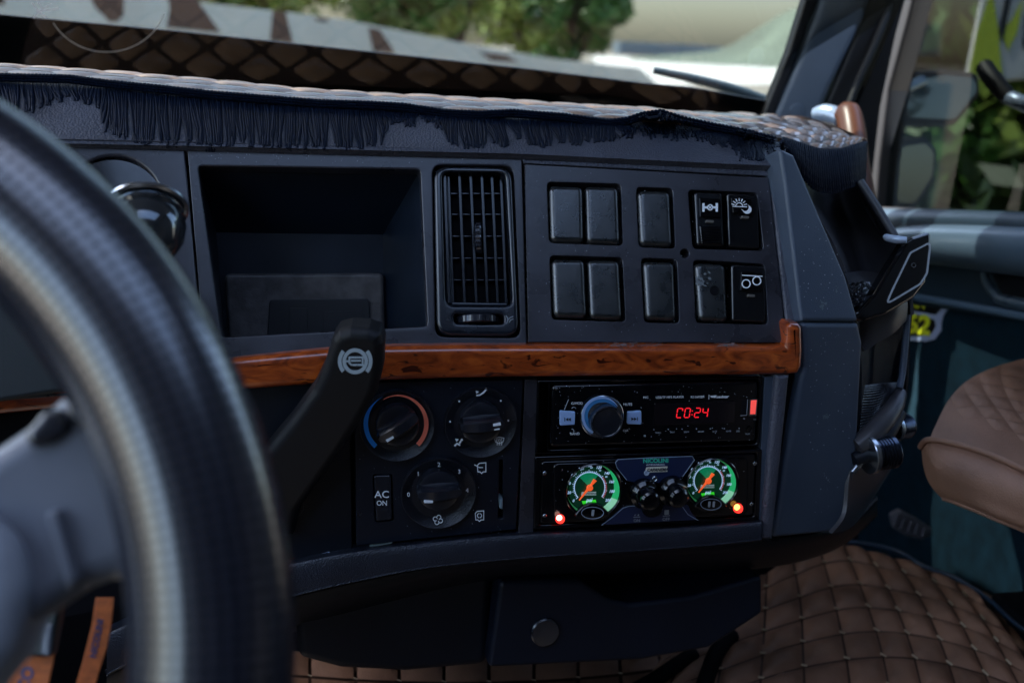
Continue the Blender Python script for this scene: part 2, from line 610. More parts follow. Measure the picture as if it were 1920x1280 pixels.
def sheet(name, S, nu, nv, m, parent, thick=.003, flip=False, drop=0, ang=50, **k):
    bm = bmesh.new()
    def grid(off):
        return [[bm.verts.new(S.at(i / nu, j / nv) + S.nrm(i / nu, j / nv) * off) for i in range(nu + 1)] for j in range(nv + 1)]
    sg = -1 if flip else 1
    A, B = grid(-drop * sg), grid((-drop - thick) * sg)
    for G in (A, B):
        for j in range(nv):
            for i in range(nu): bm.faces.new((G[j][i], G[j][i + 1], G[j + 1][i + 1], G[j + 1][i]))
    ea = A[0] + [A[j][nu] for j in range(1, nv + 1)] + A[nv][:nu][::-1] + [A[j][0] for j in range(nv - 1, 0, -1)]
    eb = B[0] + [B[j][nu] for j in range(1, nv + 1)] + B[nv][:nu][::-1] + [B[j][0] for j in range(nv - 1, 0, -1)]
    strip(bm, ea, eb)
    return fin(bm, name, m, parent, ang=ang, **k)
def quilt(S, na, nb, h, m, parent, flip=False, clip=None, sq=False, res=5, gap=.04, jit=.15, name='quilt_pad', stitch=None):
    """separate stuffed pads on a surface; diamonds, or rows of squares when sq"""
    sg = -1 if flip else 1
    knots = []
    cells = []
    if sq:
        for i in range(na):
            for j in range(nb): cells.append([((i) / na, j / nb), ((i + 1) / na, j / nb), ((i + 1) / na, (j + 1) / nb), (i / na, (j + 1) / nb)])
    else:
        for i in range(-nb, na * 2 + nb):
            for j in range(-1, nb * 2 + 1):
                if (i + j) % 2: continue
                cx, cy = i / (2 * na), j / (2 * nb)
                cells.append([(cx, cy - .5 / nb), (cx + .5 / na, cy), (cx, cy + .5 / nb), (cx - .5 / na, cy)])
    for c in cells:
        mx, my = sum(p[0] for p in c) / 4, sum(p[1] for p in c) / 4
        if not (0.001 <= mx <= .999 and 0.001 <= my <= .999): continue
        if clip and not clip(mx, my): continue
        bm = bmesh.new()
        hh = h * (1 + rnd.uniform(-jit, jit))
        G = []
        for b in range(res + 1):
            row = []
            for a in range(res + 1):
                u, v = a / res, b / res
                uu, vv = gap + u * (1 - 2 * gap), gap + v * (1 - 2 * gap)
                x = (c[0][0] * (1 - uu) + c[1][0] * uu) * (1 - vv) + (c[3][0] * (1 - uu) + c[2][0] * uu) * vv
                y = (c[0][1] * (1 - uu) + c[1][1] * uu) * (1 - vv) + (c[3][1] * (1 - uu) + c[2][1] * uu) * vv
                x, y = min(1, max(0, x)), min(1, max(0, y))
                k = (1 - abs(2 * u - 1) ** 2.4) * (1 - abs(2 * v - 1) ** 2.4)
                row.append(bm.verts.new(S.at(x, y) + S.nrm(x, y) * sg * (hh * k ** .6 - .0006)))
            G.append(row)
        for b in range(res):
            for a in range(res): bm.faces.new((G[b][a], G[b][a + 1], G[b + 1][a + 1], G[b + 1][a]))
        bmesh.ops.remove_doubles(bm, verts=bm.verts, dist=1e-5)
        if len(bm.faces) < 2: bm.free(); continue
        fin(bm, name, m, parent, wn=False, ang=80)
        knots.append(c[0]); knots.append(c[1])
    if stitch:
        bm = bmesh.new()
        for x, y in set((round(a, 4), round(b, 4)) for a, b in knots):
            if not (0 < x < 1 and 0 < y < 1): continue
            p = S.at(x, y) + S.nrm(x, y) * sg * h * .35
            d = (S.at(min(1, x + .01), y) - p).normalized()
            add_tube(bm, [p - d * stitch, p, p + d * stitch], stitch * .32, 5)
        if bm.verts: fin(bm, 'stitching', M_thread, parent, kind='stuff')
        else: bm.free()

# ================================================================== DASHBOARD BODY
dash = thing('dashboard', (0.2, .95, 1.84), 'dark grey moulded truck dashboard with glossy burl wood trim strip across its middle', 'dashboard')

TRAY = [(371, 311), (788, 318), (802, 611), (415, 632)]
VENT = [(811, 309), (962, 311), (976, 633), (817, 631)]
panel('fascia_plate', FU, [(351, 281), (979, 298), (988, 650), (384, 676)], [(TRAY, .004), (VENT, .009)], -.016, 0, M_plate, dash, bev=.0012, r=.002)
# instrument side of the fascia with a round opening
HOLE = circ(212, 388, 93, 95, 44)
panel('instrument_fascia', FU, [(-260, 262), (346, 281), (386, 722), (-260, 770)], [(HOLE, 0)], -.016, .0005, M_plate, dash, bev=.0015, hb=.003)
# backing behind the seams
panel('backing', FU, [(330, 296), (1475, 320), (1500, 640), (388, 655)], [([(365, 305), (795, 313), (808, 618), (409, 640)], 0)], -.03, -.0165, M_black, dash, bev=0.0002)
# open tray: liner built from its front rim back to a deeper rear wall
def tray():
    f = [FU.w(*FU.px(x, y, -.0155), -.0155) for x, y in [(372, 312), (788, 319), (802, 611), (416, 632)]]
    b = [HY(405, 436, .955), HY(718, 440, .955), HY(722, 660, .93), HY(424, 665, .93)]
    bm = bmesh.new()
    F_ = [bm.verts.new(p) for p in f]
    B_ = [bm.verts.new(p) for p in b]
    for i in range(4): bm.faces.new((F_[i], F_[(i + 1) % 4], B_[(i + 1) % 4], B_[i]))
    bm.faces.new(B_)
    r_ = bmesh.ops.extrude_face_region(bm, geom=bm.faces[:])
    for e in r_['geom']:
        if isinstance(e, bmesh.types.BMVert): e.co += Vector((0, .004, 0)) + (e.co - FU.w(*FU.px(590, 470, -.03), -.03)).normalized() * .003
    return fin(bm, 'storage_tray', mat('tray_plastic', (.005, .010, .020), .38, var=.2, vscale=25, bump=.12, bscale=900), dash, ang=20)
tr = tray()
b0, b1, b2, b3 = HY(424, 512, .942), HY(720, 511, .942), HY(723, 662, .925), HY(432, 662, .925)
Ftr = Fr(b3, b2 - b3, b0 - b3)
slab('worn_tray_liner', Ftr, [(420, 513), (719, 512), (722, 655), (430, 655)], -.004, .004, mat('worn_dusty_plastic', (.05, .044, .045), .5, var=.3, vscale=70, bump=.5, bscale=250, dirt=(.10, .092, .092)), dash, bev=.004, r=.006, seg=5)
slab('rubber_insert', Ftr, [(505, 562), (692, 560), (697, 652), (500, 655)], .0035, .0065, mat('black_rubber_insert', (.012, .013, .017), .5), dash, bev=.001, r=.004)
slab('rubber_insert', Ftr, [(543, 577), (577, 577), (577, 650), (543, 650)], .0062, .0074, MATS['black_rubber_insert'], dash, bev=.0004, r=.001)
slab('rubber_insert', Ftr, [(606, 584), (680, 582), (682, 650), (607, 650)], .0062, .0074, MATS['black_rubber_insert'], dash, bev=.0004, r=.001)

# switch plate field to the right
SWH = {'A': [(1026, 341), (1164, 345), (1168, 460), (1030, 455)], 'B': [(1193, 351), (1261, 353), (1266, 466), (1198, 463)],
       'C': [(1290, 356), (1419, 361), (1432, 470), (1299, 466)], 'D': [(1031, 479), (1167, 483), (1173, 603), (1035, 599)],
       'E': [(1202, 484), (1269, 486), (1274, 606), (1208, 604)], 'G': [(1300, 487), (1433, 495), (1440, 608), (1305, 605)]}
sw = thing('switch_panel', FU.w(*FU.px(1235, 640), 0), 'satin grey switch plate with rocker switches and blank covers, right of the air vent', 'switch panel')
panel('plate', FU, [(984, 308), (1441, 333), (1475, 642), (991, 641)], [(h, .0045) for h in SWH.values()] + [(circ(1284, 475, 8.5, n=16), 0)], -.013, .0015, M_plate, sw, bev=.0008, hb=.0009)
slab('switch_well', FU, [(1015, 335), (1440, 350), (1455, 620), (1020, 612)], -.016, -.0135, M_black, sw, bev=0)
def blank(pts, name='blank_cover', m=M_cover, h=.0060, bev=.0050, **k):
    return slab(name, FU, pts, -.013, h, m, sw, bev=bev, r=.0058, seg=7, rseg=7, **k)
blank([(1031, 347), (1094, 349), (1096, 455), (1034, 453)])
blank([(1098, 348), (1160, 350), (1164, 458), (1101, 456)])
blank([(1197, 356), (1257, 358), (1262, 462), (1202, 460)])
blank([(1036, 485), (1097, 486), (1102, 596), (1040, 594)])
blank([(1102, 486), (1162, 488), (1168, 600), (1107, 597)])
blank([(1207, 489), (1265, 491), (1269, 601), (1213, 599)])
bc = blank([(1304, 492), (1361, 495), (1366, 603), (1312, 600)], label='blank cover with a drilled hole and a scraped glue patch')
lathe('drilled_hole', FU.w(*FU.px(1335, 547), .0061), FU.n, [(0, .0002), (.0036, .0002), (.0040, .0006), (.0046, .0003), (.0046, -.001)], M_black, bc, n=20)
bm = bmesh.new()
for k in range(26):
    x, y = 1305 + abs(rnd.gauss(0, 13)), 526 + rnd.gauss(0, 6)
    q = circ(x, y, rnd.uniform(1.2, 4), rnd.uniform(1, 3), 7, rot=rnd.uniform(0, 90))
    add_slab(bm, FU, FU.pts(q, .0061), .0059, .0062 + rnd.uniform(0, .0003), 0)
fin(bm, 'scrape_patch', mat('dried_glue', (.16, .18, .19), .6), bc, wn=False, flat=True)
# real rocker switches: rocker body, symbol, indicator lens
def rocker(pts, lo, up_, bend=.55):
    """rocker whose top end sits at height up_ and bottom end at height lo"""
    bm = bmesh.new()
    q = rpoly(FU.pts(pts, .004), .003, 4)
    vmin, vmax = min(p.y for p in q), max(p.y for p in q)
    def hh(p, e):
        t = (p.y - vmin) / (vmax - vmin)
        return (lo + (up_ - lo) * t ** bend) + e
    base = [bm.verts.new(FU.w(p.x, p.y, -.013)) for p in q]
    shp = FU.pts(pts, .004)
    if area2(shp) < 0: shp = shp[::-1]
    prev = base
    for k in range(6):
        a = k / 5 * math.pi / 2
        l = [bm.verts.new(FU.w(p.x, p.y, hh(p, -.0022 * (1 - math.sin(a))))) for p in rpoly(inset(shp, .0022 * (1 - math.cos(a))), .003 - .0022 * (1 - math.cos(a)), 4)]
        strip(bm, prev, l)
        prev = l
    inn = inset(q, .0022)
    bm.faces.new(prev)
    return fin(bm, 'rocker_switch', mat('rocker_black', (.004, .005, .007), .24, spec=.7), sw, ang=40)
s1 = rocker([(1301, 361), (1353, 363), (1358, 462), (1307, 460)], .004, .006)
s2 = rocker([(1360, 364), (1418, 367), (1427, 466), (1368, 462)], .0, .008)
s3 = rocker([(1369, 497), (1432, 500), (1437, 604), (1373, 602)], .003, .007)
slab('grip_pad', FU, [(1312, 423), (1354, 425), (1356, 458), (1316, 457)], .002, .0068, M_gloss, s1, bev=.001, r=.001)
for i in range(6): slab('grip_rib', FU, [(1315, 427 + i * 5), (1353, 429 + i * 5), (1353, 431 + i * 5), (1315, 429 + i * 5)], .006, .0076, M_gloss, s1, bev=.0003)
def flatprint(o_, lines, wd, off, polys=(), m=M_white): return ico('symbol', FU, lines, wd, off, m, o_, polys)
slab('symbol_window', FU, [(1312, 371), (1352, 373), (1353, 408), (1313, 406)], .005, .0076, M_gloss, s1, bev=.0003, r=.0006)
flatprint(s1, [circ(1331.5, 389, 5, n=14) + [(1336.5, 389)], [(1328, 385.5), (1335, 392.5)], [(1335, 385.5), (1328, 392.5)]], 1.6, .0078,
          [[(1317, 381), (1321, 381), (1321, 397), (1317, 397)], [(1342, 381), (1346, 381), (1346, 397), (1342, 397)], [(1320, 387), (1328, 387), (1328, 391), (1320, 391)], [(1335, 387), (1343, 387), (1343, 391), (1335, 391)]])
slab('indicator_lens', FU, [(1324, 412), (1339, 413), (1339, 418), (1324, 417)], .005, .0076, mat('smoked_lens', (.12, .11, .10), .2), s1, bev=.0004, r=.001)
slab('symbol_window', FU, [(1371, 371), (1409, 373), (1413, 402), (1375, 399)], .004, .0092, M_gloss, s2, bev=.0003, r=.0006)
sun_l = [[(1374, 387), (1400, 388)], circ(1386, 387, 6.5, n=10, a0=180, a1=360)]
for a in range(195, 360, 25): sun_l.append([(1386 + 9.5 * math.cos(R(a)), 386.5 + 9.5 * math.sin(R(a))), (1386 + 14 * math.cos(R(a)), 386.5 + 14 * math.sin(R(a)))])
moon = circ(1401, 393, 8, n=16, a0=-60, a1=170) + circ(1396.5, 388.5, 7.5, n=12, a0=150, a1=-40)
flatprint(s2, sun_l, 1.7, .0094, [moon])
slab('indicator_lens', FU, [(1391, 404), (1405, 405), (1405, 410), (1391, 409)], .003, .0089, MATS['smoked_lens'], s2, bev=.0004, r=.001)
slab('symbol_window', FU, [(1390, 510), (1431, 511), (1429, 546), (1389, 544)], .004, .0086, M_gloss, s3, bev=.0003, r=.0006)
flatprint(s3, [[(1392, 516), (1429, 518)], circ(1399, 532, 7.6, n=18) + [(1406.6, 532)], circ(1419, 526.5, 7.6, n=18) + [(1426.6, 526.5)]], 1.9, .0088)
slab('indicator_lens', FU, [(1402, 551), (1416, 552), (1416, 557), (1402, 556)], .003, .0078, MATS['smoked_lens'], s3, bev=.0004, r=.001)

# specks of dust on the plates
def dust(fr_, x0, x1, y0, y1, off, n, par):
    b_ = bmesh.new()
    for _ in range(int(n * 1.8)):
        x, y, s_ = rnd.uniform(x0, x1), rnd.uniform(y0, y1), rnd.uniform(.35, .9)
        add_slab(b_, fr_, fr_.pts([(x - s_, y), (x, y - s_ * rnd.uniform(.5, 1.4)), (x + s_, y), (x, y + s_)], off), off - .0001, off + .0003, 0)
    fin(b_, 'dust', mat('pale_dust', (.40, .43, .48), .9), par, wn=False, flat=True, kind='stuff')
dust(FU, 990, 1460, 320, 636, .0015, 90, sw)
dust(FU, 390, 980, 285, 306, 0, 40, dash)
# textured strip right of the switch plate and the shallow frame round it
slab('edge_strip', FU, [(1443, 318), (1461, 319), (1497, 605), (1499, 640), (1479, 642)], -.016, .0035, M_grain, dash, bev=.0025)
slab('edge_strip', FU, [(980, 299), (1460, 320), (1458, 331), (982, 306)], -.016, .0012, M_grain, dash, bev=.001)
slab('seam_filler', FU, [(1455, 300), (1500, 300), (1530, 655), (1490, 655)], -.03, -.012, M_black, dash, bev=0)

# ------------------------------------------------------------------ wood trim
WT = [(-300, 800), (0, 733), (90, 719), (250, 698), (450, 673), (610, 658), (720, 652), (860, 650), (1000, 650), (1300, 650), (1440, 651), (1474, 650), (1477, 640), (1478, 612), (1484, 606), (1500, 607), (1507, 614), (1508, 660), (1506, 688), (1498, 702), (1480, 704),
      (1300, 706), (1000, 709), (860, 711), (720, 716), (610, 722), (450, 733), (250, 752), (90, 770), (0, 779), (-300, 850)]
slab('wood_trim', FL, WT, -.012, .010, M_wood, dash, bev=.007, seg=8)
# lint caught on the wood trim's upper edge
bm = bmesh.new()
for cx, wd, n_ in ((1165, 34, 46), (1370, 22, 34), (1225, 18, 12), (700, 10, 4)):
    for k in range(n_):
        x, y = cx + rnd.gauss(0, wd * .5), 647 + rnd.gauss(0, 2.2)
        a = FL.w(*FL.px(x, y, .007), .007)
        p = [a]
        for q in range(3): p.append(p[-1] + Vector((rnd.uniform(-.003, .003), rnd.uniform(-.001, .0006), rnd.uniform(-.0011, .0015))))
        add_tube(bm, p, .00012, 3)
fin(bm, 'lint', mat('grey_lint', (.22, .23, .25), .9), dash, wn=False, kind='stuff')

# ------------------------------------------------------------------ air vent
av = thing('air_vent', FU.w(*FU.px(893, 630), 0), 'tall rectangular black air vent with vertical louvres and ribbed thumbwheel, right of the storage tray', 'air vent')
panel('vent_frame', FU, [(814, 311), (960, 313), (974, 630), (820, 628)], [([(829, 321), (948, 323), (962, 574), (836, 573)], .008), ([(850, 588), (944, 589), (946, 607), (852, 606)], .0038)], -.02, .004, M_vent, av, bev=.0038, r=.013, hb=.0025, seg=5)
slab('duct', FU, [(826, 318), (953, 320), (966, 612), (832, 612)], -.05, -.045, M_black, av, bev=0)
for a, b, c, d in (((829, 321), (833, 321), (840, 573), (836, 573)), ((944, 323), (948, 323), (962, 574), (958, 574))):
    slab('duct_wall', FU, [a, b, c, d], -.045, -.006, M_black, av, bev=0)
LT = [840, 861, 882, 903, 922, 939]
LB = [849, 871, 893, 914, 933, 949]
slab('louvre_frame', FU, [(828, 327), (840, 324), (849, 570), (837, 573)], -.03, -.003, M_vent, av, bev=.002, r=.002)
slab('louvre_frame', FU, [(837, 565), (952, 567), (952, 574), (837, 574)], -.03, -.0045, M_vent, av, bev=.0015)
for i in range(6):
    x0, x1 = LT[i], LB[i]
    yt = 323 + max(0, i - 1) * 1.6
    n1 = -.004 - abs(i - 1.5) * .0006
    a, b, c, d = FU.px(x0, yt, n1), FU.px(x1, 567, n1), None, None
    # blade: thin plate running back from its front edge, turned a little to the right
    bm = bmesh.new()
    f0, f1 = FU.w(a.x, a.y, n1), FU.w(b.x, b.y, n1)
    back = -FU.n * .022 + FU.u * .008
    tw = FU.u * .0011
    vs = [bm.verts.new(p) for p in (f0 - tw, f0 + tw, f1 + tw, f1 - tw, f0 - tw * .5 + back, f0 + tw * .5 + back, f1 + tw * .5 + back, f1 - tw * .5 + back)]
    for q in ((0, 1, 2, 3), (4, 7, 6, 5), (0, 4, 5, 1), (3, 2, 6, 7), (1, 5, 6, 2), (0, 3, 7, 4)): bm.faces.new([vs[k] for k in q])
    bmesh.ops.bevel(bm, geom=[e for e in bm.edges if all(v in vs[:4] for v in e.verts)], offset=.0004, segments=2, affect='EDGES')
    fin(bm, 'louvre', M_vent, av)
for j, y in enumerate((363, 402, 443, 484, 525)):
    for i in range(5):
        t = (y - 323) / 245
        xa = LT[i] + (LB[i] - LT[i]) * t + 3
        slab('fin', FU, [(xa, y - 1.6), (xa + 14, y - 1), (xa + 14, y + 1), (xa, y + 1.4)], -.030, -.010, M_vent, av, bev=.0003)
# thumbwheel tab on the third blade
tw_c = FU.w(*FU.px(900, 444, -.003), -.008)
lathe('thumb_tab', tw_c, FU.u + FU.n * .25, [(0, -.0028), (.0125, -.0028), (.0135, -.0018), (.0135, .0018), (.0125, .0028), (0, .0028)], M_knob, av, n=44, f=lambda i, n: 1 + .05 * (i % 2), ang=20)
tw_c = FU.w(*FU.px(898, 597.5, .002), -.0105)
lathe('thumbwheel', tw_c, FU.v, [(0, -.0036), (.0185, -.0036), (.0195, -.0026), (.0195, .0026), (.0185, .0036), (0, .0036)], M_knob, av, n=64, f=lambda i, n: 1 + (.035 if i % 4 < 2 else 0), ang=20)
ico('vent_symbol', FU, [circ(840, 598, 4.2, n=14) + [(844.2, 598)]], 1.2, .0043, mat('dark_moulded_mark', (.015, .017, .022), .5), av)
ico('vent_symbol', FU, [[(950, 606), (952, 600), (957, 595), (962, 593)], [(955, 604), (957, 600), (962, 598)], [(949, 592), (952, 596), (952, 602)]], 1.2, .0043, M_greyp, av)

# ------------------------------------------------------------------ lower fascia
def FLs(name, pts, n0, n1, m, par=dash, **k): return slab(name, FL, pts, n0, n1, m, par, **k)
FLs('lower_backing', [(-300, 770), (440, 700), (1500, 690), (1452, 1012), (660, 1045), (300, 1120), (-300, 1240)], -.04, -.022, M_black, bev=0)
FLs('knee_panel', [(300, 735), (655, 712), (661, 1040), (300, 1095)], -.022, -.008, M_dark, bev=.001)
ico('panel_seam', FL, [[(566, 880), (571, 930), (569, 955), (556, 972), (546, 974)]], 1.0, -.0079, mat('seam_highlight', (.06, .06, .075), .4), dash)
FLs('trim_clip', [(594, 1043), (618, 1037), (620, 1039), (560, 1050)], -.01, -.004, M_silver, bev=.0002)
FLs('trim_clip', [(692, 1021), (737, 1015), (733, 1019), (694, 1026)], -.01, -.003, mat('dusty_grey_strip', (.25, .32, .32), .6), bev=.0002)
FLs('divider', [(984, 712), (1008, 711), (1000, 1000), (972, 1002)], -.022, .001, M_plate, bev=.001)
FLs('divider', [(1434, 706), (1456, 705), (1430, 1004), (1418, 1004)], -.022, .002, M_soft, bev=.001)
FLs('grained_column', [(1456, 704), (1482, 703), (1450, 1012), (1428, 1012)], -.022, .009, M_grain, bev=.005, seg=5)
FLs('column_shadow_gap', [(1478, 700), (1500, 700), (1460, 1014), (1445, 1014)], -.03, -.01, M_black, bev=0)

# ------------------------------------------------------------------ climate control panel
cc = thing('climate_control_panel', FL.w(*FL.px(820, 1000), 0), 'black heater control panel with three round knobs, AC button and slider, left of the radio', 'control panel')
dialc = [(745, 796, 68, 70), (901, 790, 66, 68), (822, 922, 68, 70)]
panel('faceplate', FL, [(664, 716), (981, 712), (968, 992), (668, 1023)], [([(699, 889), (735, 889), (738, 976), (703, 979)], .002), ([(936, 861), (943, 861), (943, 972), (934, 973)], .001)], -.02, .001, mat('heater_panel_plastic', (.006, .009, .017), .3, var=.15, vscale=25, bump=.15, bscale=900), cc, bev=.001, r=.001, hr=.002, hb=.0005)
M_hp = MATS['heater_panel_plastic']
M_disc = mat('dial_surround_plastic', (.007, .009, .016), .3, spec=.6, bump=.4, bscale=900, kind='voronoi')
def scale_at(x, y): return FL.scale(x, y)
for cx, cy, rx, ry in dialc:
    s = scale_at(cx, cy)
    c = FL.w(*FL.px(cx, cy, .001), .001)
    lathe('dial_surround', c, FL.n, [(0, .0001), (rx * s * .72, .0001), (rx * s * .8, .0004), (rx * s, .0052), (rx * s * 1.02, .0052), (rx * s * 1.03, .0030), (rx * s * 1.03, -.002), (0, -.002)][:-1], M_disc, cc, n=64)
def knob(cx, cy, rp, ang, mark, par=cc):
    """round knob with a raised grip bar across it"""
    s = scale_at(cx, cy)
    r_ = rp * s
    c = FL.w(*FL.px(cx, cy, .006), .0014)
    k = lathe('knob', c, FL.n, [(r_ * .98, 0), (r_, .002), (r_ * .97, .009), (r_ * .92, .0105), (r_ * .8, .0112), (0, .0116)], M_knob, par, n=56)
    a = R(ang)
    e1 = FL.u * math.cos(a) + FL.v * math.sin(a)
    e2 = FL.n.cross(e1)
    bm = bmesh.new()
    N = 14
    rows = []
    for i in range(N + 1):
        t = -1 + 2 * i / N
        L = r_ * .97 * t
        hw = r_ * (.30 + .06 * (1 - t * t))
        hw = min(hw, math.sqrt(max(1e-8, (r_ * .985) ** 2 - L * L)))
        top = .0215 - .004 * t * t
        row = []
        for q, (fx, fz) in enumerate(((-1.25, .009), (-.95, top * .8), (-.55, top), (.55, top), (.95, top * .8), (1.25, .009))):
            row.append(bm.verts.new(c + e1 * L + e2 * (hw * fx) + FL.n * fz))
        rows.append(row)
    for A_, B_ in zip(rows, rows[1:]):
        for q in range(5): bm.faces.new((A_[q], A_[q + 1], B_[q + 1], B_[q]))
    bm.faces.new(rows[0]); bm.faces.new(rows[-1])
    fin(bm, 'grip_bar', M_knob, k, ang=28)
    for (mx, my, wd_, ht, rot_) in mark:
        u = FL.px(mx, my, .02)
        p = rpoly([u + Matrix.Rotation(R(-rot_), 2) @ Vector((sx_ * wd_ * s / 2, sy_ * ht * s / 2)) for sx_, sy_ in ((-1, -1), (1, -1), (1, 1), (-1, 1))], .0003)
        bm = bmesh.new()
        add_slab(bm, FL, p, .010, .0228, 0)
        fin(bm, 'pointer_mark', M_white, k, wn=False, flat=True)
knob(745, 795, 42, 32, [(731, 821, 15, 4.5, -32)])
knob(901, 790, 41, 5, [(931, 794, 14, 4.5, -8), (931, 803, 10, 1.2, -6)])
knob(822, 916, 41, 3, [(803, 938, 16, 4.5, 2)])
fills('temperature_arc', FL, [arcband(743, 794, 53, 61.5, 132, 305, 40, lambda t: 1 if t < .35 else 1 - (t - .35) * 1.35, 1)], .0047, M_blue, cc, label='blue cold arc')
fills('temperature_arc', FL, [arcband(744, 794, 51.5, 59.5, 405, 240, 40, lambda t: 1 if t < .3 else 1 - (t - .3) * 1.3, -1)], .0058, M_red, cc, label='salmon red hot arc')
for x, y in ((861, 752), (939, 751), (844, 790), (953, 788)): fills('scale_dot', FL, [circ(x, y, 1.8, n=10)], .0056, M_white, cc)
def body_icon(x, y, o_=.0056):
    ico('airflow_symbol', FL, [[(x - 8, y + 4), (x - 2, y + 3), (x + 4, y - 1)], [(x + 4, y - 1), (x + 8, y - 5)]], 3, o_, M_white, cc, [circ(x + 9, y - 8, 2.2, n=8), [(x - 10, y - 5), (x - 4, y - 3), (x - 9, y + 1)]])
body_icon(902, 737)
ico('airflow_symbol', FL, [[(852, 836), (857, 831)], [(857, 831), (862, 834)], [(862, 830), (865, 825)]], 3, .0056, M_white, cc, [circ(866, 824, 2.2, n=8), [(853, 822), (860, 823), (856, 828)]])
ws = [[(927, 821), (936, 819), (945, 821), (943, 828), (936, 831), (929, 828), (927, 821)]] + [[(x, 822), (x - 1, 826), (x + 1, 830), (x, 834)] for x in (932, 936, 940)]
ico('demist_symbol', FL, ws, 1.2, .0062, M_white, cc)
for ch, x, y in (('0', 766, 927), ('1', 784, 888), ('2', 823, 871), ('3', 861, 884), ('4', 876, 919)): text('numeral', ch, FL, x, y, 8, .0058, M_white, cc)
fan = []
for k in range(4):
    a = R(k * 90 + 20)
    fan.append([(821 + 5.2 * math.cos(a) + 3.9 * math.cos(a + R(q)), 974 + 5.2 * math.sin(a) + 3.9 * math.sin(a + R(q))) for q in range(-150, 170, 30)])
ico('fan_symbol', FL, fan, 1.2, .0062, M_white, cc)
cab = [(895, 872), (899, 868), (911, 867), (911, 884), (906, 884), (903, 887), (900, 884), (896, 884), (895, 872)]
ico('fresh_air_symbol', FL, [cab, [(890, 871), (899, 876), (905, 876)]], 1.5, .0015, M_white, cc)
cab2 = [(x - 4, y + 90) for x, y in cab]
ico('recirculation_symbol', FL, [cab2, circ(899, 966, 4, n=8, a0=100, a1=250), circ(899, 966, 4, n=8, a0=-80, a1=70)], 1.4, .0015, M_white, cc)
acb = slab('ac_button', FL, [(701, 892), (733, 891), (735, 974), (705, 977)], -.01, .0035, M_knob, cc, bev=.0012, r=.002)
text('lettering', 'AC', FL, 716, 927, 13, .0037, M_white, acb, bold=.01, sx=1.1)
text('lettering', 'ON', FL, 716, 943, 9, .0037, M_white, acb, bold=.01)
FLs('slider_slot', [(932, 858), (947, 858), (947, 976), (930, 976)], -.012, -.009, M_black, par=cc, bev=0)
FLs('slider_tab', [(936, 936), (943, 936), (943, 955), (937, 953)], -.009, .006, mat('slider_grey', (.16, .22, .25), .35), par=cc, bev=.001)

# ------------------------------------------------------------------ radio
rd = thing('car_radio', FL.w(*FL.px(1220, 840), 0), 'single slot black car radio with red clock digits, mounted above the two green pressure gauges', 'car radio')
panel('mounting_bezel', FL, [(1008, 713), (1431, 707), (1424, 836), (1004, 852)], [([(1032, 718), (1424, 712), (1419, 832), (1029, 843)], .002)], -.022, .003, M_gloss, rd, bev=.0015, r=.002)
fp = slab('faceplate', FL, [(1035, 722), (1422, 715), (1417, 828), (1031, 839)], -.022, .006, M_gloss, rd, bev=.003, r=.005, seg=5)
O = .0062
def rk(cx, cy, prof, m, n=48, name='volume_knob', par=rd, f=None):
    s = scale_at(cx, cy)
    return lathe(name, FL.w(*FL.px(cx, cy, .006), .006), FL.n, [(a * s, b) for a, b in prof], m, par, n=n, f=f)
rk(1128, 780, [(0, .0003), (40, .0003), (40, .0022), (38.5, .0028), (37, .0022)], M_chromeb, name='knob_ring')
fills('lit_arc', FL, [arcband(1128, 780, 26, 37, 118, 335, 40, lambda t: 1 if t < .7 else 1 - (t - .7) * 2.8)], .0083, M_bluering, rd)
fills('lit_arc', FL, [arcband(1128, 780, 32.5, 37.5, 118, 328, 40, lambda t: 1 if t < .7 else 1 - (t - .7) * 2.8)], .0087, M_ltblue, rd)
kn = rk(1132, 784, [(30, 0), (30, .006), (29.5, .011), (28, .0128), (26, .0125), (24.5, .0118), (0, .0108)], M_knob, f=lambda i, n: 1)
for (pts, s_) in (([(1050, 770), (1079, 772), (1078, 796), (1050, 798)], -1), ([(1177, 772), (1203, 770), (1203, 796), (1176, 795)], 1)):
    bt = slab('track_button', FL, pts, .0055, .0082, M_ltblue, rd, bev=.0008, r=.0015)
    cx = sum(p[0] for p in pts) / 4; cy = 786 if s_ < 0 else 785
    tri = [[(cx + s_ * a, cy - 3), (cx + s_ * (a + 5), cy), (cx + s_ * a, cy + 3)] for a in (-6, -1)]
    ico('symbol', FL, [[(cx + s_ * 5.5, cy - 3), (cx + s_ * 5.5, cy + 3)]], 1, .0083, mat('black_print', (.02, .02, .03), .5), bt, tri)
for s_, x, y, z in (('G/MOD', 1082, 756, 4.6), ('BAND', 1078, 813, 4.6), ('MUTE', 1177, 758, 4.6), ('CLK', 1173, 807, 4), ('MIC', 1211, 745, 4), ('IR', 1209, 817, 3.4), ('USB/TF MP3 PLAYER', 1256, 744.5, 4.2), ('RS-2605BR', 1308, 744, 4),
                    ('TIME/1', 1234, 811, 2.8), ('2/INT', 1261, 810, 2.8), ('3/RPT', 1287, 809.5, 2.8), ('4/RDM', 1314, 809, 2.8), ('5/-10', 1340, 808.5, 2.8), ('6/+10', 1366, 808, 2.8), ('RES', 1384, 808, 2.8), ('AUX', 1402, 813, 2.8), ('TF', 1395, 785, 2.8), ('USB', 1415, 786, 2.2)):
    text('lettering', s_, FL, x, y, z, O, M_greyp if z < 3 else M_white, rd, rot=-1.2)
text('lettering', 'Roadstar', FL, 1352, 743.5, 5, O, M_white, rd, shear=.35, rot=-1.2, bold=.02, sx=1.05)
ico('logo', FL, [[(1329.5, 740), (1329, 748)]], .8, O, M_white, rd, [[(1331, 742), (1344, 741), (1340, 745), (1334, 745)]])
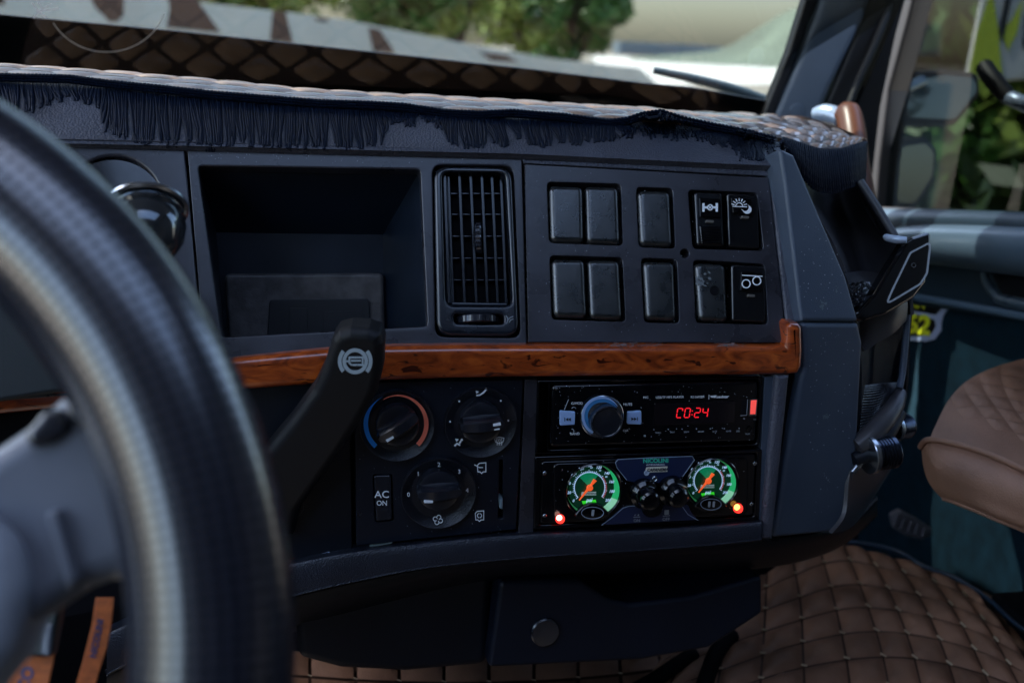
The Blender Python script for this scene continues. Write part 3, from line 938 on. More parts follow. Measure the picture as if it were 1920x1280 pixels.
ico('phone_symbol', FL, [circ(1076, 767, 4, n=6, a0=200, a1=340), circ(1072, 808, 4, n=6, a0=-90, a1=20), [(1058, 768), (1066, 749)]], 1.1, O, M_greyp, rd)
dp = slab('display_window', FL, [(1227, 756), (1379, 752), (1378, 793), (1227, 797)], .0055, .0066, mat('display_glass', (.008, .006, .008), .06, coat=.5), rd, bev=.0004, r=.001)
SEG = {'a': ((0, 0), (1, 0)), 'b': ((1, 0), (1, 1)), 'c': ((1, 1), (1, 2)), 'd': ((0, 2), (1, 2)), 'e': ((0, 1), (0, 2)), 'f': ((0, 0), (0, 1)), 'g': ((0, 1), (1, 1))}
def digit(ch, x, y, wd=9.5, ht=8.6):
    ss = {'0': 'abcdef', 'C': 'adefb', '2': 'abged', '4': 'fgbc'}[ch]
    ls = []
    for k in ss:
        (x1, y1), (x2, y2) = SEG[k]
        if ch == 'C' and k == 'b': y2 = .55
        q = lambda a, b: (x + a * wd - (b - 1) * 1.4, y + (b - 1) * ht)
        (ax, ay), (bx, by) = q(x1, y1), q(x2, y2)
        ls.append([(ax + (bx - ax) * .17, ay + (by - ay) * .17), (ax + (bx - ax) * .83, ay + (by - ay) * .83)])
    ico('display_digit', FL, ls, 1.5, .0068, M_digit, dp)
for ch, x in (('0', 1269.5), ('0', 1284), ('2', 1303), ('4', 1317.5)): digit('C' if x == 1269.5 else ch, x, 774 - (x - 1270) * .02)
fills('display_colon', FL, [circ(1298, 770, 1, n=8), circ(1297.6, 777, 1, n=8)], .0068, M_digit, dp)
ub = slab('card_slot', FL, [(1391, 750), (1402, 749.5), (1400, 778), (1389, 778.5)], .0055, .0064, M_black, rd, bev=.0003)
ico('slot_outline', FL, [[(1402, 749), (1400, 778), (1389, 779)]], .8, .0065, M_greyp, rd)
ub = slab('usb_port', FL, [(1406, 749), (1421, 748), (1419, 779), (1404, 780)], .0055, .0064, M_chromeb, rd, bev=.0003)
slab('usb_tongue', FL, [(1408.5, 750.5), (1419, 750), (1416.5, 776), (1407, 776.5)], .006, .0068, M_usb, ub, bev=.0002)
rk(1405, 804, [(6, 0), (6, .001), (4.6, .0014), (4, .0004), (0, .0002)], M_gloss, n=20, name='aux_socket')
for x in (1226, 1253, 1279, 1306, 1332, 1358, 1386): fills('preset_button_mark', FL, [circ(x, 805 - (x - 1226) * .015, 1.1, n=6)], O, M_greyp, rd)
slab('bezel_highlight_edge', FL, [(1041, 727), (1046, 727), (1046, 730), (1042, 731)], .006, .0066, M_chrome, rd, bev=.0003)

# ------------------------------------------------------------------ pressure gauge box
gb = thing('pressure_gauge_panel', FL.w(*FL.px(1215, 985), 0), 'glossy black suspension control box with two green-lit psi gauges, below the radio', 'gauge panel')
panel('mounting_bezel', FL, [(1003, 856), (1430, 842), (1424, 976), (1000, 993)], [([(1016, 864), (1419, 850), (1414, 968), (1012, 984)], .002)], -.022, .003, M_gloss, gb, bev=.0015, r=.002)
slab('housing', FL, [(1015, 865), (1418, 851), (1413, 967), (1012, 983)], -.022, .004, M_gloss, gb, bev=.002, r=.004)
slab('face_panel', FL, [(1037, 869), (1404, 858), (1402, 965), (1037, 978)], .003, .0058, M_gloss, gb, bev=.0018, r=.006, seg=5)
for x, y in ((1022, 888), (1022, 968), (1417, 870), (1411, 946)):
    rk(x, y, [(3.6, -.003), (3.6, -.0015), (2.8, -.0012), (0, -.0016)], M_chromeb, n=16, name='screw', par=gb)
cp = slab('centre_badge_plate', FL, [(1156, 861), (1226, 857), (1298, 855), (1301, 862), (1280, 893), (1250, 905), (1232, 905), (1215, 900), (1195, 905), (1175, 901), (1158, 878), (1154, 868)], .0055, .0068, M_navy, gb, bev=.0006, r=.003)
lp = slab('centre_badge_plate', FL, [(1128, 984), (1150, 966), (1168, 951), (1185, 948), (1290, 946), (1297, 962), (1309, 974)], .0055, .0066, M_navy, gb, bev=.0006, r=.004)
for L_, P_ in (([(1128, 984), (1150, 968), (1168, 952), (1180, 948), (1192, 948)], lp), ([(1272, 947), (1280, 950), (1290, 964), (1309, 975)], lp),
               ([(1175, 899), (1157, 877), (1154, 867), (1159, 861), (1226, 857.5), (1298, 855), (1302, 862), (1280, 893)], cp)):
    ico('silver_outline', FL, [L_], 1.0, .0070, M_silver, P_)
text('lettering', 'NICOLINI', FL, 1229.5, 863.5, 7.6, .0070, mat('teal_print', (.05, .62, .42), .4), cp, rot=-1, bold=.035, sx=1.02)
text('lettering', 'ACESSORIOS', FL, 1229, 871, 2.8, .0070, M_white, cp, rot=-1, sx=1.5)
slab('badge', FL, [(1212, 876), (1252, 874), (1252, 884), (1209, 886)], .0066, .0072, mat('cream_badge', (.75, .72, .6), .45), cp, bev=.0002, r=.0006)
lathe('badge_wheel', FL.w(*FL.px(1208, 881), .0070), FL.n, [(5.5 * .00047, 0), (5.5 * .00047, .0006), (3.4 * .00047, .0007), (3.2 * .00047, .0003), (0, .0003)], M_silver, cp, n=20)
text('lettering', 'CAPANEMA', FL, 1232.5, 880.5, 5.4, .0075, mat('black_print', (.02, .02, .03), .5), cp, shear=.3, rot=-1.5, bold=.03, sx=.98)
rk(1226.5, 896, [(5, .0008), (5, .0018), (4, .0022), (3, .0018), (2.8, .0004), (0, .0004)], M_chromeb, n=20, name='socket', par=gb)
def toggle(cx, cy):
    rk(cx, cy, [(27, 0), (27.5, .004), (26, .0075), (21, .0095), (19, .011), (18.5, .019), (17.5, .0225), (14, .0245), (0, .025)], M_gloss, name='lever_knob', par=gb)
toggle(1205, 922); toggle(1258, 917)
rk(1222, 948, [(20, 0), (20, .003), (17, .005), (0, .0052)], M_gloss, name='knob_collar', par=gb)
for s_, x, y, z in (('ON', 1194, 975.5, 5.5), ('OFF', 1249, 973, 5.5)): text('lettering', s_, FL, x, y, z, .0068, M_greyp, gb, rot=-1)
ico('symbol', FL, [[(1188, 969), (1200, 968.5)], [(1243, 967), (1256, 966)]], .8, .0068, M_greyp, gb, [[(1246, 956), (1254, 955.5), (1254, 964), (1246, 964.5)]])
ico('symbol', FL, [[(1190, 966), (1192, 964)], [(1196, 966), (1198, 964)]], .8, .0068, M_greyp, gb)
def gauge(cx, cy, rp, foot):
    s = scale_at(cx, cy)
    def L(x, y): return (cx + x * rp, cy + y * rp)
    c = FL.w(*FL.px(cx, cy, .006), .006)
    g = lathe('pressure_gauge', c, FL.n, [(rp * s * 1.06, 0), (rp * s * 1.06, .0035), (rp * s * 1.03, .0042), (rp * s, .0036), (rp * s, .001), (0, .001)], M_gloss, gb, n=64)
    o = .0072
    fills('dial_face', FL, [circ(cx - rp * .06, cy, rp * .86, n=48)], o, M_dial, g)
    # light guide ring round the dial, brighter to the right
    def cres(a0, a1, n):
        o_, i_ = [], []
        for k in range(n + 1):
            a = a0 + (a1 - a0) * k / n
            ri = .985 - .25 * max(.05, math.sin(math.pi * (a + 92) / 262)) ** 1.6
            o_.append(L(.985 * math.cos(R(a)), .985 * math.sin(R(a))))
            i_.append(L(ri * math.cos(R(a)), ri * math.sin(R(a))))
        return o_ + i_[::-1]
    fills('light_guide', FL, [cres(-80, -48, 8)], o + .0006, mat('dim_green_edge', (.05, .2, .1), .4, emit=(.03, .30, .08), es=.06), g)
    fills('light_guide', FL, [cres(-48, 22, 16)], o + .0006, M_greenw, g)
    fills('light_guide', FL, [cres(22, 62, 12)], o + .0006, M_greenp, g)
    fills('light_guide', FL, [cres(98, 165, 12)], o + .0006, MATS['dim_green_edge'], g)
    dx, dy = -.13, -.09   # dial centre
    q = [L(dx, dy)] + [L(dx + .55 * math.cos(R(a)), dy + .55 * math.sin(R(a))) for a in range(-134, -52, 6)]
    fills('green_sector', FL, [q], o + .0004, M_green, g)
    arc = [L(dx + .57 * math.cos(R(a)), dy + .57 * math.sin(R(a))) for a in range(140, 400, 8)]
    tk = []
    for i in range(0, 41):
        a = R(140 + 6.4 * i)
        r2 = .66 if i % 4 == 0 else .62
        tk.append([L(dx + .57 * math.cos(a), dy + .57 * math.sin(a)), L(dx + r2 * math.cos(a), dy + r2 * math.sin(a))])
    ico('dial_scale', FL, [arc], 1.1, o + .0005, M_num, g)
    ico('dial_scale', FL, tk, .7, o + .0005, M_num, g)
    fills('red_band', FL, [arcband(cx + dx * rp, cy + dy * rp, .585 * rp, .65 * rp, -38, 38, 14)], o + .0003, mat('dark_red_print', (.25, .02, .02), .5, emit=(.25, .01, .01), es=.08), g)
    for i, v in enumerate((0, 20, 40, 60, 80, 100, 120, 140, 160, 180, 200)):
        a = R(140 + 25.6 * i)
        rr = .80 if v < 100 else .84
        x, y = L(dx + rr * math.cos(a), dy + rr * math.sin(a) * .97)
        text('numeral', str(v), FL, x, y, 5.0 * rp / 50, o + .0009, M_num, g, shear=.3, sx=.95, bold=.015)
    for i, v in enumerate((4, 5, 6, 7, 8)):
        a = R(-124 + 26 * i - 13)
        x, y = L(dx + .74 * math.cos(a), dy + .74 * math.sin(a))
        text('numeral', str(v) + '0', FL, x, y, 3.0 * rp / 50, o + .0009, M_num, g, shear=.3)
    fills('lamp_glow', FL, [[L(-.42, .42), L(.1, .36), L(.14, .62), L(-.1, .66), L(-.30, .78)]], o + .0003, M_greenb, g)
    text('lettering', 'psi', FL, *L(-.15, .38), 7 * rp / 50, o + .001, M_num, g, shear=.25, bold=.02)
    slab('badge', FL, [L(-.42, .08), L(.12, .07), L(.12, .2), L(-.44, .21)], o, o + .0006, mat('grey_badge', (.3, .42, .4), .5, emit=(.2, .3, .3), es=.1), g, bev=.0001)
    text('lettering', 'CAPANEMA', FL, *L(-.13, .14), 3.4 * rp / 50, o + .0009, MATS['black_print'], g, shear=.3)
    ux, uy = math.cos(R(-52)), math.sin(R(-52))
    nx, ny = -uy, ux
    def Q(t, wd): return L(dx + ux * t + nx * wd, dy + uy * t + ny * wd)
    slab('needle', FL, [Q(-.62, -.014), Q(-.12, -.04), Q(.12, -.035), Q(.34, -.065), Q(.36, .065), Q(.12, .035), Q(-.12, .04), Q(-.62, .014)], o + .002, o + .0032, M_needle, g, bev=.0003)
    lathe('needle_hub', FL.w(*FL.px(*L(dx, dy), .0095), .0092), FL.n, [(rp * s * .115, 0), (rp * s * .115, .0018), (rp * s * .09, .0024), (0, .0025)], M_needle, g, n=24)
    ft = slab('gauge_foot', FL, [L(-.72, 1.0), L(-.56, .80), L(-.38, .62), L(-.12, .52), L(.12, .52), L(.36, .62), L(.58, .84), L(.66, .98), L(.2, 1.2), L(-.3, 1.2)], .0055, .0118, M_gloss, g, bev=.002, r=.003)
    e = [L(.92 * .45 * math.cos(R(a)) - .02, .86 + .22 * math.sin(R(a))) for a in range(0, 360, 15)]
    ico('silver_outline', FL, [e + [e[0]]], .9, .0121, M_silver, ft)
    for k in (foot):
        slab('air_bag_symbol', FL, [L(k - .04, .75), L(k + .06, .75), L(k + .03, .98), L(k - .06, .98)], .0117, .0123, M_greyp, ft, bev=.0002, r=.0006)
gauge(1112, 918, 50, (.0,))
gauge(1334, 905, 46.5, (-.08, .1))
for x, y, m_ in ((1050, 972, M_ledc), (1383.5, 952, M_ledy)):
    g = rk(x, y, [(8.6, 0), (8.4, .0012), (7.4, .0028), (5, .0042), (0, .0048)], M_led, n=24, name='warning_led', par=gb)
    s = scale_at(x, y)
    lathe('led_core', FL.w(*FL.px(x - 1, y - 1, .011), .0098), FL.n, [(5.4 * s, 0), (5.2 * s, .0008), (0, .0018)], m_, g, n=20)

# ================================================================== DASH CROWN (grained roll above the fascia)
def interp(T, x):
    if x <= T[0][0]: return T[0][1]
    for (a, b), (c, d) in zip(T, T[1:]):
        if x <= c: return b + (d - b) * (x - a) / (c - a)
    return T[-1][1]
BT = [(-260, 128), (0, 140), (130, 143), (200, 152), (300, 162), (400, 173), (600, 189), (700, 192), (760, 196), (830, 207), (900, 210), (960, 207), (1060, 215), (1140, 226), (1175, 222), (1205, 212), (1240, 207), (1280, 220), (1340, 233), (1400, 244), (1450, 257), (1500, 274), (1550, 283), (1600, 277), (1621, 268)]
BT2 = [(-260, 128), (0, 140), (200, 152), (400, 173), (600, 189), (760, 196), (900, 209), (1060, 215), (1240, 225), (1340, 234), (1400, 244), (1470, 264)]
def nU(x, y, n): return FU.w(*FU.px(x, y, n), n)
cols = [-260, 0, 200, 350, 520, 700, 850, 980, 1120, 1250, 1360, 1440, 1470]
base_y = [(-260, 262), (0, 272), (350, 281), (980, 298), (1250, 311), (1440, 321), (1470, 322)]
rows = [[], [], [], [], []]
for x in cols:
    yb = interp(base_y, x)
    yt = interp(BT2, x)
    rows[0].append(nU(x, yb + 6, -.004))
    rows[1].append(nU(x, yb - 5, .0045))
    rows[2].append(nU(x, yb - 18, .0055))
    c = HY(x, yt + 9, .947)
    rows[3].append(c)
    rows[4].append(Vector((c.x, 1.0, c.z + .002)))
S_cr = Surf(rows)
crown = sheet('dash_crown', S_cr, 90, 22, M_grain, dash, thick=.004)
bm = bmesh.new()
NU_, NV_ = 120, 24
G = [[bm.verts.new(S_cr.at(i / NU_, j / NV_)) for i in range(NU_ + 1)] for j in range(NV_ + 1)]
for j in range(NV_):
    for i in range(NU_): bm.faces.new((G[j][i], G[j][i + 1], G[j + 1][i + 1], G[j + 1][i]))
BV = BVHTree.FromBMesh(bm)
bm.free()
def on_crown(x, y, off):
    d = ray(x, y).normalized()
    h = BV.ray_cast(CAM, d)
    if h[0] is None:
        p = FU.px(x, y, off)
        return FU.w(p.x, p.y, off + .002)
    n = h[1] if h[1].dot(d) < 0 else -h[1]
    return h[0] + n * off

# ================================================================== QUILTED COVER
cv = thing('dash_cover', (.15, 1.15, 2.24), 'quilted brown leather dashboard mat with pale sheen and navy fringe along its edge', 'dashboard cover')
RY = [(-260, 116), (0, 128), (200, 140), (400, 155), (640, 178), (800, 183), (1000, 192), (1200, 205), (1300, 210), (1400, 220)]
fr_, mid, re_, bk, bk2 = [], [], [], [], []
ccol = [-260, -60, 140, 340, 540, 740, 940, 1120, 1270, 1380, 1460, 1530, 1585, 1619]
for x in ccol:
    if x <= 1380:
        a = HY(x, interp(BT2, x) + 3, .948)
        b = HY(x, interp(RY, x), 1.12)
        b.x = a.x * 1.0 + (b.x - a.x) * .35
    else:
        d = {1460: 1.045, 1530: 1.05, 1585: 1.08, 1619: 1.11}[x]
        a = P(x, interp(BT, x) - 2, d)
        d2 = {1460: 1.21, 1530: 1.20, 1585: 1.17, 1619: 1.13}[x]
        y2 = {1460: 229, 1530: 241, 1585: 254, 1619: 264}[x]
        b = P(x, y2, d2)
    fr_.append(a)
    re_.append(b)
    mm = (a + b) / 2; mm.z += .0015
    mid.append(mm)
    bk.append(Vector((b.x * 1.02, max(b.y, 1.1) + .15, 2.222)))
    bk2.append(Vector((b.x * 1.02, max(b.y, 1.1) + .29, 2.205)))
S_cv = Surf([fr_, mid, re_, bk, bk2])
sheet('mat', S_cv, 60, 20, M_leathb, cv, thick=.004)
quilt(S_cv, 17, 7, .0042, M_leath, cv, res=6, flip=False)
# fringe: woven braid then hanging cords, draped on the crown
BOT = [(-260, 200), (0, 205), (40, 214), (62, 216), (85, 205), (110, 196), (140, 190), (165, 196), (190, 208), (194, 252), (215, 262), (240, 268), (330, 277), (400, 281), (500, 275), (600, 281), (715, 276), (722, 250), (745, 234), (790, 228), (830, 243), (844, 272), (880, 277), (940, 274), (1000, 271), (1050, 276), (1100, 271), (1150, 268), (1163, 262), (1170, 246),
       (1200, 248), (1250, 256), (1300, 254), (1348, 262), (1352, 276), (1362, 268), (1375, 266), (1385, 294), (1405, 300), (1432, 302), (1438, 276), (1462, 282)]
def braid_pt(x, dy, off=.0045):
    if x < 1455:
        return HY(x, interp(BT, x) + dy, .9445 - off)
    d = interp([(1450, 1.015), (1530, 1.035), (1585, 1.065), (1621, 1.10)], x)
    return P(x, interp(BT, x) + dy, d)
rows = [[braid_pt(x, dy, .0055 if 2 < dy < 12 else .0035) for x in range(-250, 1460, 14)] for dy in (-1, 4, 9, 14)]
sheet('braid', Surf(rows), 240, 4, M_cord, cv, thick=.0015, flip=True)
# little loops of the braid's top edge
bm = bmesh.new()
x = -240.0
while x < 1452:
    a = braid_pt(x, -1 + rnd.uniform(-.5, .5), .005)
    b = braid_pt(x + 3.4, 1.5, .006)
    c_ = braid_pt(x + 6.8, -1, .005)
    add_tube(bm, [a, b, c_], .0015, 5)
    for dy in (5, 9.5):
        add_tube(bm, [braid_pt(x, dy, .0062), braid_pt(x + 3, dy + .8, .0072), braid_pt(x + 6.4, dy, .0062)], .0011, 4)
    x += 7
fin(bm, 'braid_loops', M_cord, cv, wn=False, ang=80, kind='stuff')
bm = bmesh.new()
def noise(x, s): return math.sin(x * .021 * s) + .6 * math.sin(x * .053 * s + 1.7) + .4 * math.sin(x * .131 * s + .4)
x = -250.0
cl_c, cl_n, cl_l = -250.0, -251.0, 0
while x < 1462:
    if x > cl_n:
        cl_w = rnd.uniform(10, 26)
        cl_c, cl_n, cl_l, cl_s = x + cl_w / 2 + rnd.uniform(-3, 5), x + cl_w, rnd.gauss(0, 4), rnd.uniform(.25, .8)
    for layer in range(2):
        if layer and rnd.random() < .15: continue
        xx = x + rnd.uniform(-1.5, 1.5)
        y0 = interp(BT, xx) + 12
        xe = cl_c + (xx - cl_c) * cl_s + noise(cl_c, 1) * 4 + rnd.gauss(0, 1.5) + (7 if xx > 860 else 3)
        y1 = interp(BOT, xe) - abs(rnd.gauss(0, 3)) + cl_l - (0 if layer else 4)
        ln = max(6, y1 - y0)
        if ln < 24: xe += rnd.uniform(-14, 14)
        if rnd.random() < .012: y1 += rnd.uniform(4, 9)
        pts = []
        thk = rnd.uniform(.85, 1.25)
        cx1 = rnd.gauss(0, 2.4) + noise(xx, 1.7) * 1.6
        for k in range(8):
            t = k / 7
            px_ = xx + (xe - xx) * min(1, t * 1.25) ** 1.5 + cx1 * math.sin(t * math.pi)
            py_ = y0 + ln * t
            pts.append(on_crown(px_, py_, (.0016 + layer * rnd.uniform(.002, .005)) + .0034 * math.sin(t * math.pi) ** 2 + rnd.uniform(0, .0006)))
        add_tube(bm, pts, [.0012 * thk] * 6 + [.0014 * thk, .0010], 6)
    x += 3.3
fin(bm, 'fringe_cords', M_cord, cv, wn=False, ang=80, kind='stuff')
# bunched-up braid knot and loose tangles near the right
bm = bmesh.new()
for k in range(150):
    x = rnd.uniform(1165, 1450)
    hgt = 26 if 1200 < x < 1275 else 16
    y = interp(BT, x) + rnd.uniform(4, hgt + 8)
    p = [on_crown(x, y, .006)]
    dx = rnd.uniform(-3, 3)
    for q in range(5): p.append(on_crown(x + dx * (q + 1) * .7 + rnd.gauss(0, 1.5), y + (q + 1) * rnd.uniform(2.4, 4.2), .0055 + .004 * math.sin(q * 1.2)))
    add_tube(bm, p, .0012, 5)
for k in range(26):
    x = rnd.uniform(1385, 1402) + rnd.gauss(0, 6)
    xe = rnd.uniform(1388, 1432)
    p = [on_crown(x + (xe - x) * t + rnd.gauss(0, 1.4), 250 + (rnd.uniform(285, 303) - 250) * t, .004 + .002 * math.sin(t * 3)) for t in (0, .2, .4, .6, .8, 1)]
    add_tube(bm, p, .0012, 5)
for L in ([(1350, 256), (1353, 262), (1347, 268), (1352, 273), (1364, 276)], [(1462, 268), (1469, 280), (1468, 296), (1462, 308)], [(1464, 266), (1467, 285), (1466, 305)]):
    add_tube(bm, [on_crown(a, b, .006) for a, b in L], .0016, 5)
fin(bm, 'loose_cords', M_cord, cv, wn=False, ang=80, kind='stuff')
# folded band of fringe hanging at the right corner
fx = [1466, 1480, 1510, 1540, 1570, 1600, 1621]
top = [(1466, 262), (1490, 268), (1520, 278), (1550, 284), (1580, 281), (1605, 272), (1621, 267)]
bot = [(1478, 290), (1496, 318), (1524, 353), (1556, 361), (1588, 352), (1606, 346), (1617, 338)]
dd = [1.012, 1.016, 1.028, 1.04, 1.05, 1.07, 1.095]
rows = []
for t, bulge in ((0, 0), (.18, -.006), (.5, -.009), (.8, -.007), (1, -.003)):
    rows.append([P(a[0] + (b[0] - a[0]) * t, a[1] + (b[1] - a[1]) * t, d + bulge) for a, b, d in zip(top, bot, dd)])
S_b = Surf(rows)
sheet('hanging_band', S_b, 40, 12, M_cord, cv, thick=.004, flip=True)
bm = bmesh.new()
for i in range(46):
    s = (i + .5) / 46 + rnd.uniform(-.003, .003)
    pp = []
    for k in range(12):
        t = k / 11
        pp.append(S_b.at(s, t * (1 + rnd.uniform(-.0, .015))) - S_b.nrm(s, t) * (-.0016 if S_b.nrm(s, t).dot(fw) < 0 else .0016) + fw * rnd.uniform(-.0006, 0))
    add_tube(bm, pp, [.0019 + .0005 * (k % 2) for k in range(12)], 5)
fin(bm, 'band_cords', M_cord, cv, wn=False, ang=80, kind='stuff')

# ================================================================== PILLAR END OF THE DASH
end = thing('dash_end_trim', FL.w(*FL.px(1540, 1000), 0), 'blue-grey two-piece end panel closing the dashboard right of the switch plate and radio', 'trim panel')
FE = Fr(FL.w(*FL.px(1500, 604, .004), .004), Vector((1, .20, 0)), Vector((0, .40, 1)))
FE2 = Fr(FL.w(*FL.px(1500, 604, .004), .004), Vector((1, .20, 0)), Vector((0, .02, 1)))
slab('upper_panel', FE, [(1462, 276), (1490, 290), (1522, 366), (1555, 443), (1587, 518), (1611, 602), (1504, 602), (1499, 570), (1484, 440), (1472, 340)], -.03, 0, M_soft, end, bev=.004, r=.003, seg=5)
slab('lower_panel', FE2, [(1506, 606), (1611, 606), (1619, 642), (1616, 700), (1608, 850), (1594, 975), (1560, 998), (1450, 1009), (1468, 900), (1487, 790), (1502, 710), (1509, 690)], -.03, 0, M_soft, end, bev=.005, r=.004, seg=6)
for fr_e, cx, cy, sx_, sy_, n_ in ((FE, 1543, 572, 8, 12, 16), (FE2, 1550, 780, 7, 4, 14), (FE, 1568, 545, 3, 10, 7)):
    bm = bmesh.new()
    for k in range(n_):
        q = circ(cx + rnd.gauss(0, sx_ * .5), cy + rnd.gauss(0, sy_ * .5), rnd.uniform(.8, 2.6), rnd.uniform(.6, 2.2), 7, rot=rnd.uniform(0, 90))
        add_slab(bm, fr_e, fr_e.pts(q, .0003), -.0003, rnd.uniform(.0001, .0003), 0)
    fin(bm, 'scuff_mark', mat('dried_adhesive', (.10, .13, .15), .5), end, wn=False, flat=True)

# ================================================================== SIDE POCKETS BEYOND THE END PANEL
sp = thing('side_pocket', P(1640, 900, 1.02), 'black moulded side pocket set back behind the dash end panel', 'side pocket')
def sheetpx(name, rows, m, par, nu=20, nv=14, thick=.004, **k):
    S = Surf([[P(*q) for q in r_] for r_ in rows])
    return sheet(name, S, nu, nv, m, par, thick=thick, flip=True, **k), S
M_pock = mat('pocket_plastic', (.034, .034, .042), .33, var=.25, vscale=30, bump=.15, bscale=900, dirt=(.055, .052, .055))
sheetpx('well_wall', [[(1490, 290, 1.02), (1540, 325, 1.12), (1590, 335, 1.13), (1614, 340, 1.06)],
                      [(1515, 370, 1.02), (1565, 385, 1.13), (1612, 392, 1.12), (1645, 395, 1.05)],
                      [(1560, 450, 1.01), (1595, 450, 1.12), (1645, 455, 1.10), (1682, 450, 1.04)],
                      [(1590, 520, 1.0), (1615, 522, 1.09), (1665, 530, 1.07), (1700, 525, 1.03)],
                      [(1600, 590, 1.0), (1630, 590, 1.06), (1680, 590, 1.05), (1708, 590, 1.03)]], M_pock, sp, 30, 24)
tube('well_rim', [P(*q) for q in ((1612, 340, 1.055), (1632, 370, 1.05), (1660, 415, 1.04), (1688, 462, 1.03), (1704, 505, 1.02))], .0045, M_pock, sp, n=10, smooth=6)
tube('well_slot', [P(*q) for q in ((1611, 368, 1.082), (1624, 392, 1.075), (1640, 418, 1.066), (1652, 442, 1.058))], [.001, .0022, .0024, .001], M_black, sp, n=8, smooth=5)
sheetpx('well_floor', [[(1584, 512, .995), (1620, 508, 1.05), (1665, 516, 1.06)], [(1592, 535, .985), (1625, 528, 1.02), (1660, 535, 1.03)], [(1598, 565, .975), (1630, 560, .985), (1655, 558, .99)], [(1602, 585, .97), (1630, 590, .975), (1650, 585, .98)]], M_pock, sp, 20, 14)
# crumpled tape on the floor of the well
bm = bmesh.new()
S_t = Surf([[P(*q) for q in r_] for r_ in [[(1590, 534, .978), (1612, 529, .990), (1636, 532, 1.0), (1652, 537, 1.0)], [(1596, 553, .970), (1615, 546, .975), (1636, 551, .98), (1650, 552, .985)], [(1600, 572, .965), (1618, 571, .968), (1638, 572, .972), (1648, 566, .975)], [(1606, 588, .962), (1622, 590, .965), (1634, 584, .968), (1642, 578, .972)]]])
N = 22
G = [[bm.verts.new(S_t.at(i / N, j / N) + (S_t.nrm(i / N, j / N) * rnd.uniform(-.0022, .0022))) for i in range(N + 1)] for j in range(N + 1)]
for j in range(N):
    for i in range(N): bm.faces.new((G[j][i], G[j][i + 1], G[j + 1][i + 1], G[j + 1][i]))
fin(bm, 'crumpled_tape', mat('black_shiny_tape', (.02, .02, .024), .22), sp, ang=60, wn=False)
# lower pocket: ribbed net face, curved lip, outer wall
sheetpx('pocket_wall', [[(1600, 560, 1.0), (1650, 585, 1.01), (1690, 575, 1.02), (1712, 545, 1.03)],
                        [(1612, 650, 1.0), (1650, 640, 1.03), (1685, 625, 1.05), (1710, 590, 1.05)],
                        [(1616, 720, 1.0), (1650, 720, 1.04), (1680, 715, 1.07), (1700, 710, 1.06)],
                        [(1612, 840, 1.0), (1640, 830, 1.05), (1670, 800, 1.08), (1697, 760, 1.07)]], M_dark, sp, 20, 20)
tube('pocket_edge', [P(*q) for q in ((1701, 590, 1.02), (1697, 650, 1.02), (1692, 700, 1.02), (1686, 728, 1.015))], .0036, M_soft, sp, n=10, smooth=6)
sheetpx('pocket_cheek', [[(1612, 604, .985), (1640, 590, .985), (1680, 570, .99), (1700, 560, 1.0)], [(1614, 640, .985), (1640, 620, .985), (1676, 600, .99), (1702, 575, 1.0)], [(1621, 658, .985), (1645, 643, .99), (1675, 625, .995), (1700, 600, 1.0)]], M_pock, sp, 16, 10)
S_n = Surf([[P(*q) for q in r_] for r_ in [[(1614, 724, 1.005), (1650, 720, 1.02), (1682, 718, 1.03)], [(1614, 770, 1.0), (1645, 765, 1.015), (1678, 735, 1.025)], [(1608, 822, .995), (1635, 802, 1.005), (1672, 752, 1.02)]]])
bm = bmesh.new()
for i in range(22):
    t = i / 21
    add_tube(bm, [S_n.at(s / 10, t) for s in range(11)], .0011, 5)
fin(bm, 'elastic_net', M_knob, sp, ang=80, wn=False, kind='stuff')
tube('pocket_lip', [P(*q) for q in ((1604, 838, .985), (1630, 818, .99), (1658, 788, 1.0), (1678, 760, 1.01), (1690, 735, 1.02))], [.009, .011, .011, .009, .006], M_pock, sp, n=14, smooth=6)
tube('pocket_lip', [P(*q) for q in ((1600, 862, .985), (1640, 842, .99), (1668, 806, 1.0), (1690, 772, 1.01))], [.007, .008, .008, .005], M_dark, sp, n=14, smooth=6)
sheetpx('lower_wall', [[(1600, 850, .99), (1640, 850, 1.03), (1690, 790, 1.07)], [(1592, 900, .99), (1640, 880, 1.04), (1680, 860, 1.08)], [(1585, 965, .99), (1620, 945, 1.03), (1668, 885, 1.08)], [(1560, 1000, .98), (1600, 985, 1.02), (1640, 930, 1.07)]], M_pock, sp, 20, 16)
# ribbed metal sockets
def sock(label, a, b, rad):
    t = thing('ribbed_socket', P(*a), label, 'socket', 'ribbed metal sockets at the dash end')
    A_, B_ = P(*a), P(*b)
    ax = (B_ - A_)
    L = ax.length
    pr = [(0, 0), (rad * .9, 0), (rad, .001)]
    k = 5
    for i in range(k):
        z = L * (.12 + .7 * i / k)
        pr += [(rad, z), (rad * .93, z + .0006), (rad * .93, z + .0014), (rad, z + .002)]
    pr += [(rad, L * .94), (rad * .95, L), (rad * .8, L), (rad * .75, L - .002), (0, L - .002)]
    lathe('body', A_, ax, pr, mat('blued_steel', (.06, .075, .11), .25, metal=1), t, n=36, ang=25)
    lathe('collar', A_ - ax.normalized() * .006, ax, [(0, 0), (rad * 1.12, 0), (rad * 1.15, .001), (rad * 1.15, .005), (rad * .9, .007)], M_chromeb, t, n=36, ang=25)
    return t
sock('large ribbed blued-steel socket, the nearer and lower of two beside the dash end', (1636, 852, .985), (1676, 846, .99), .0165)
sock('smaller ribbed steel socket, the higher one behind its larger twin', (1676, 802, 1.02), (1699, 798, 1.03), .0135)
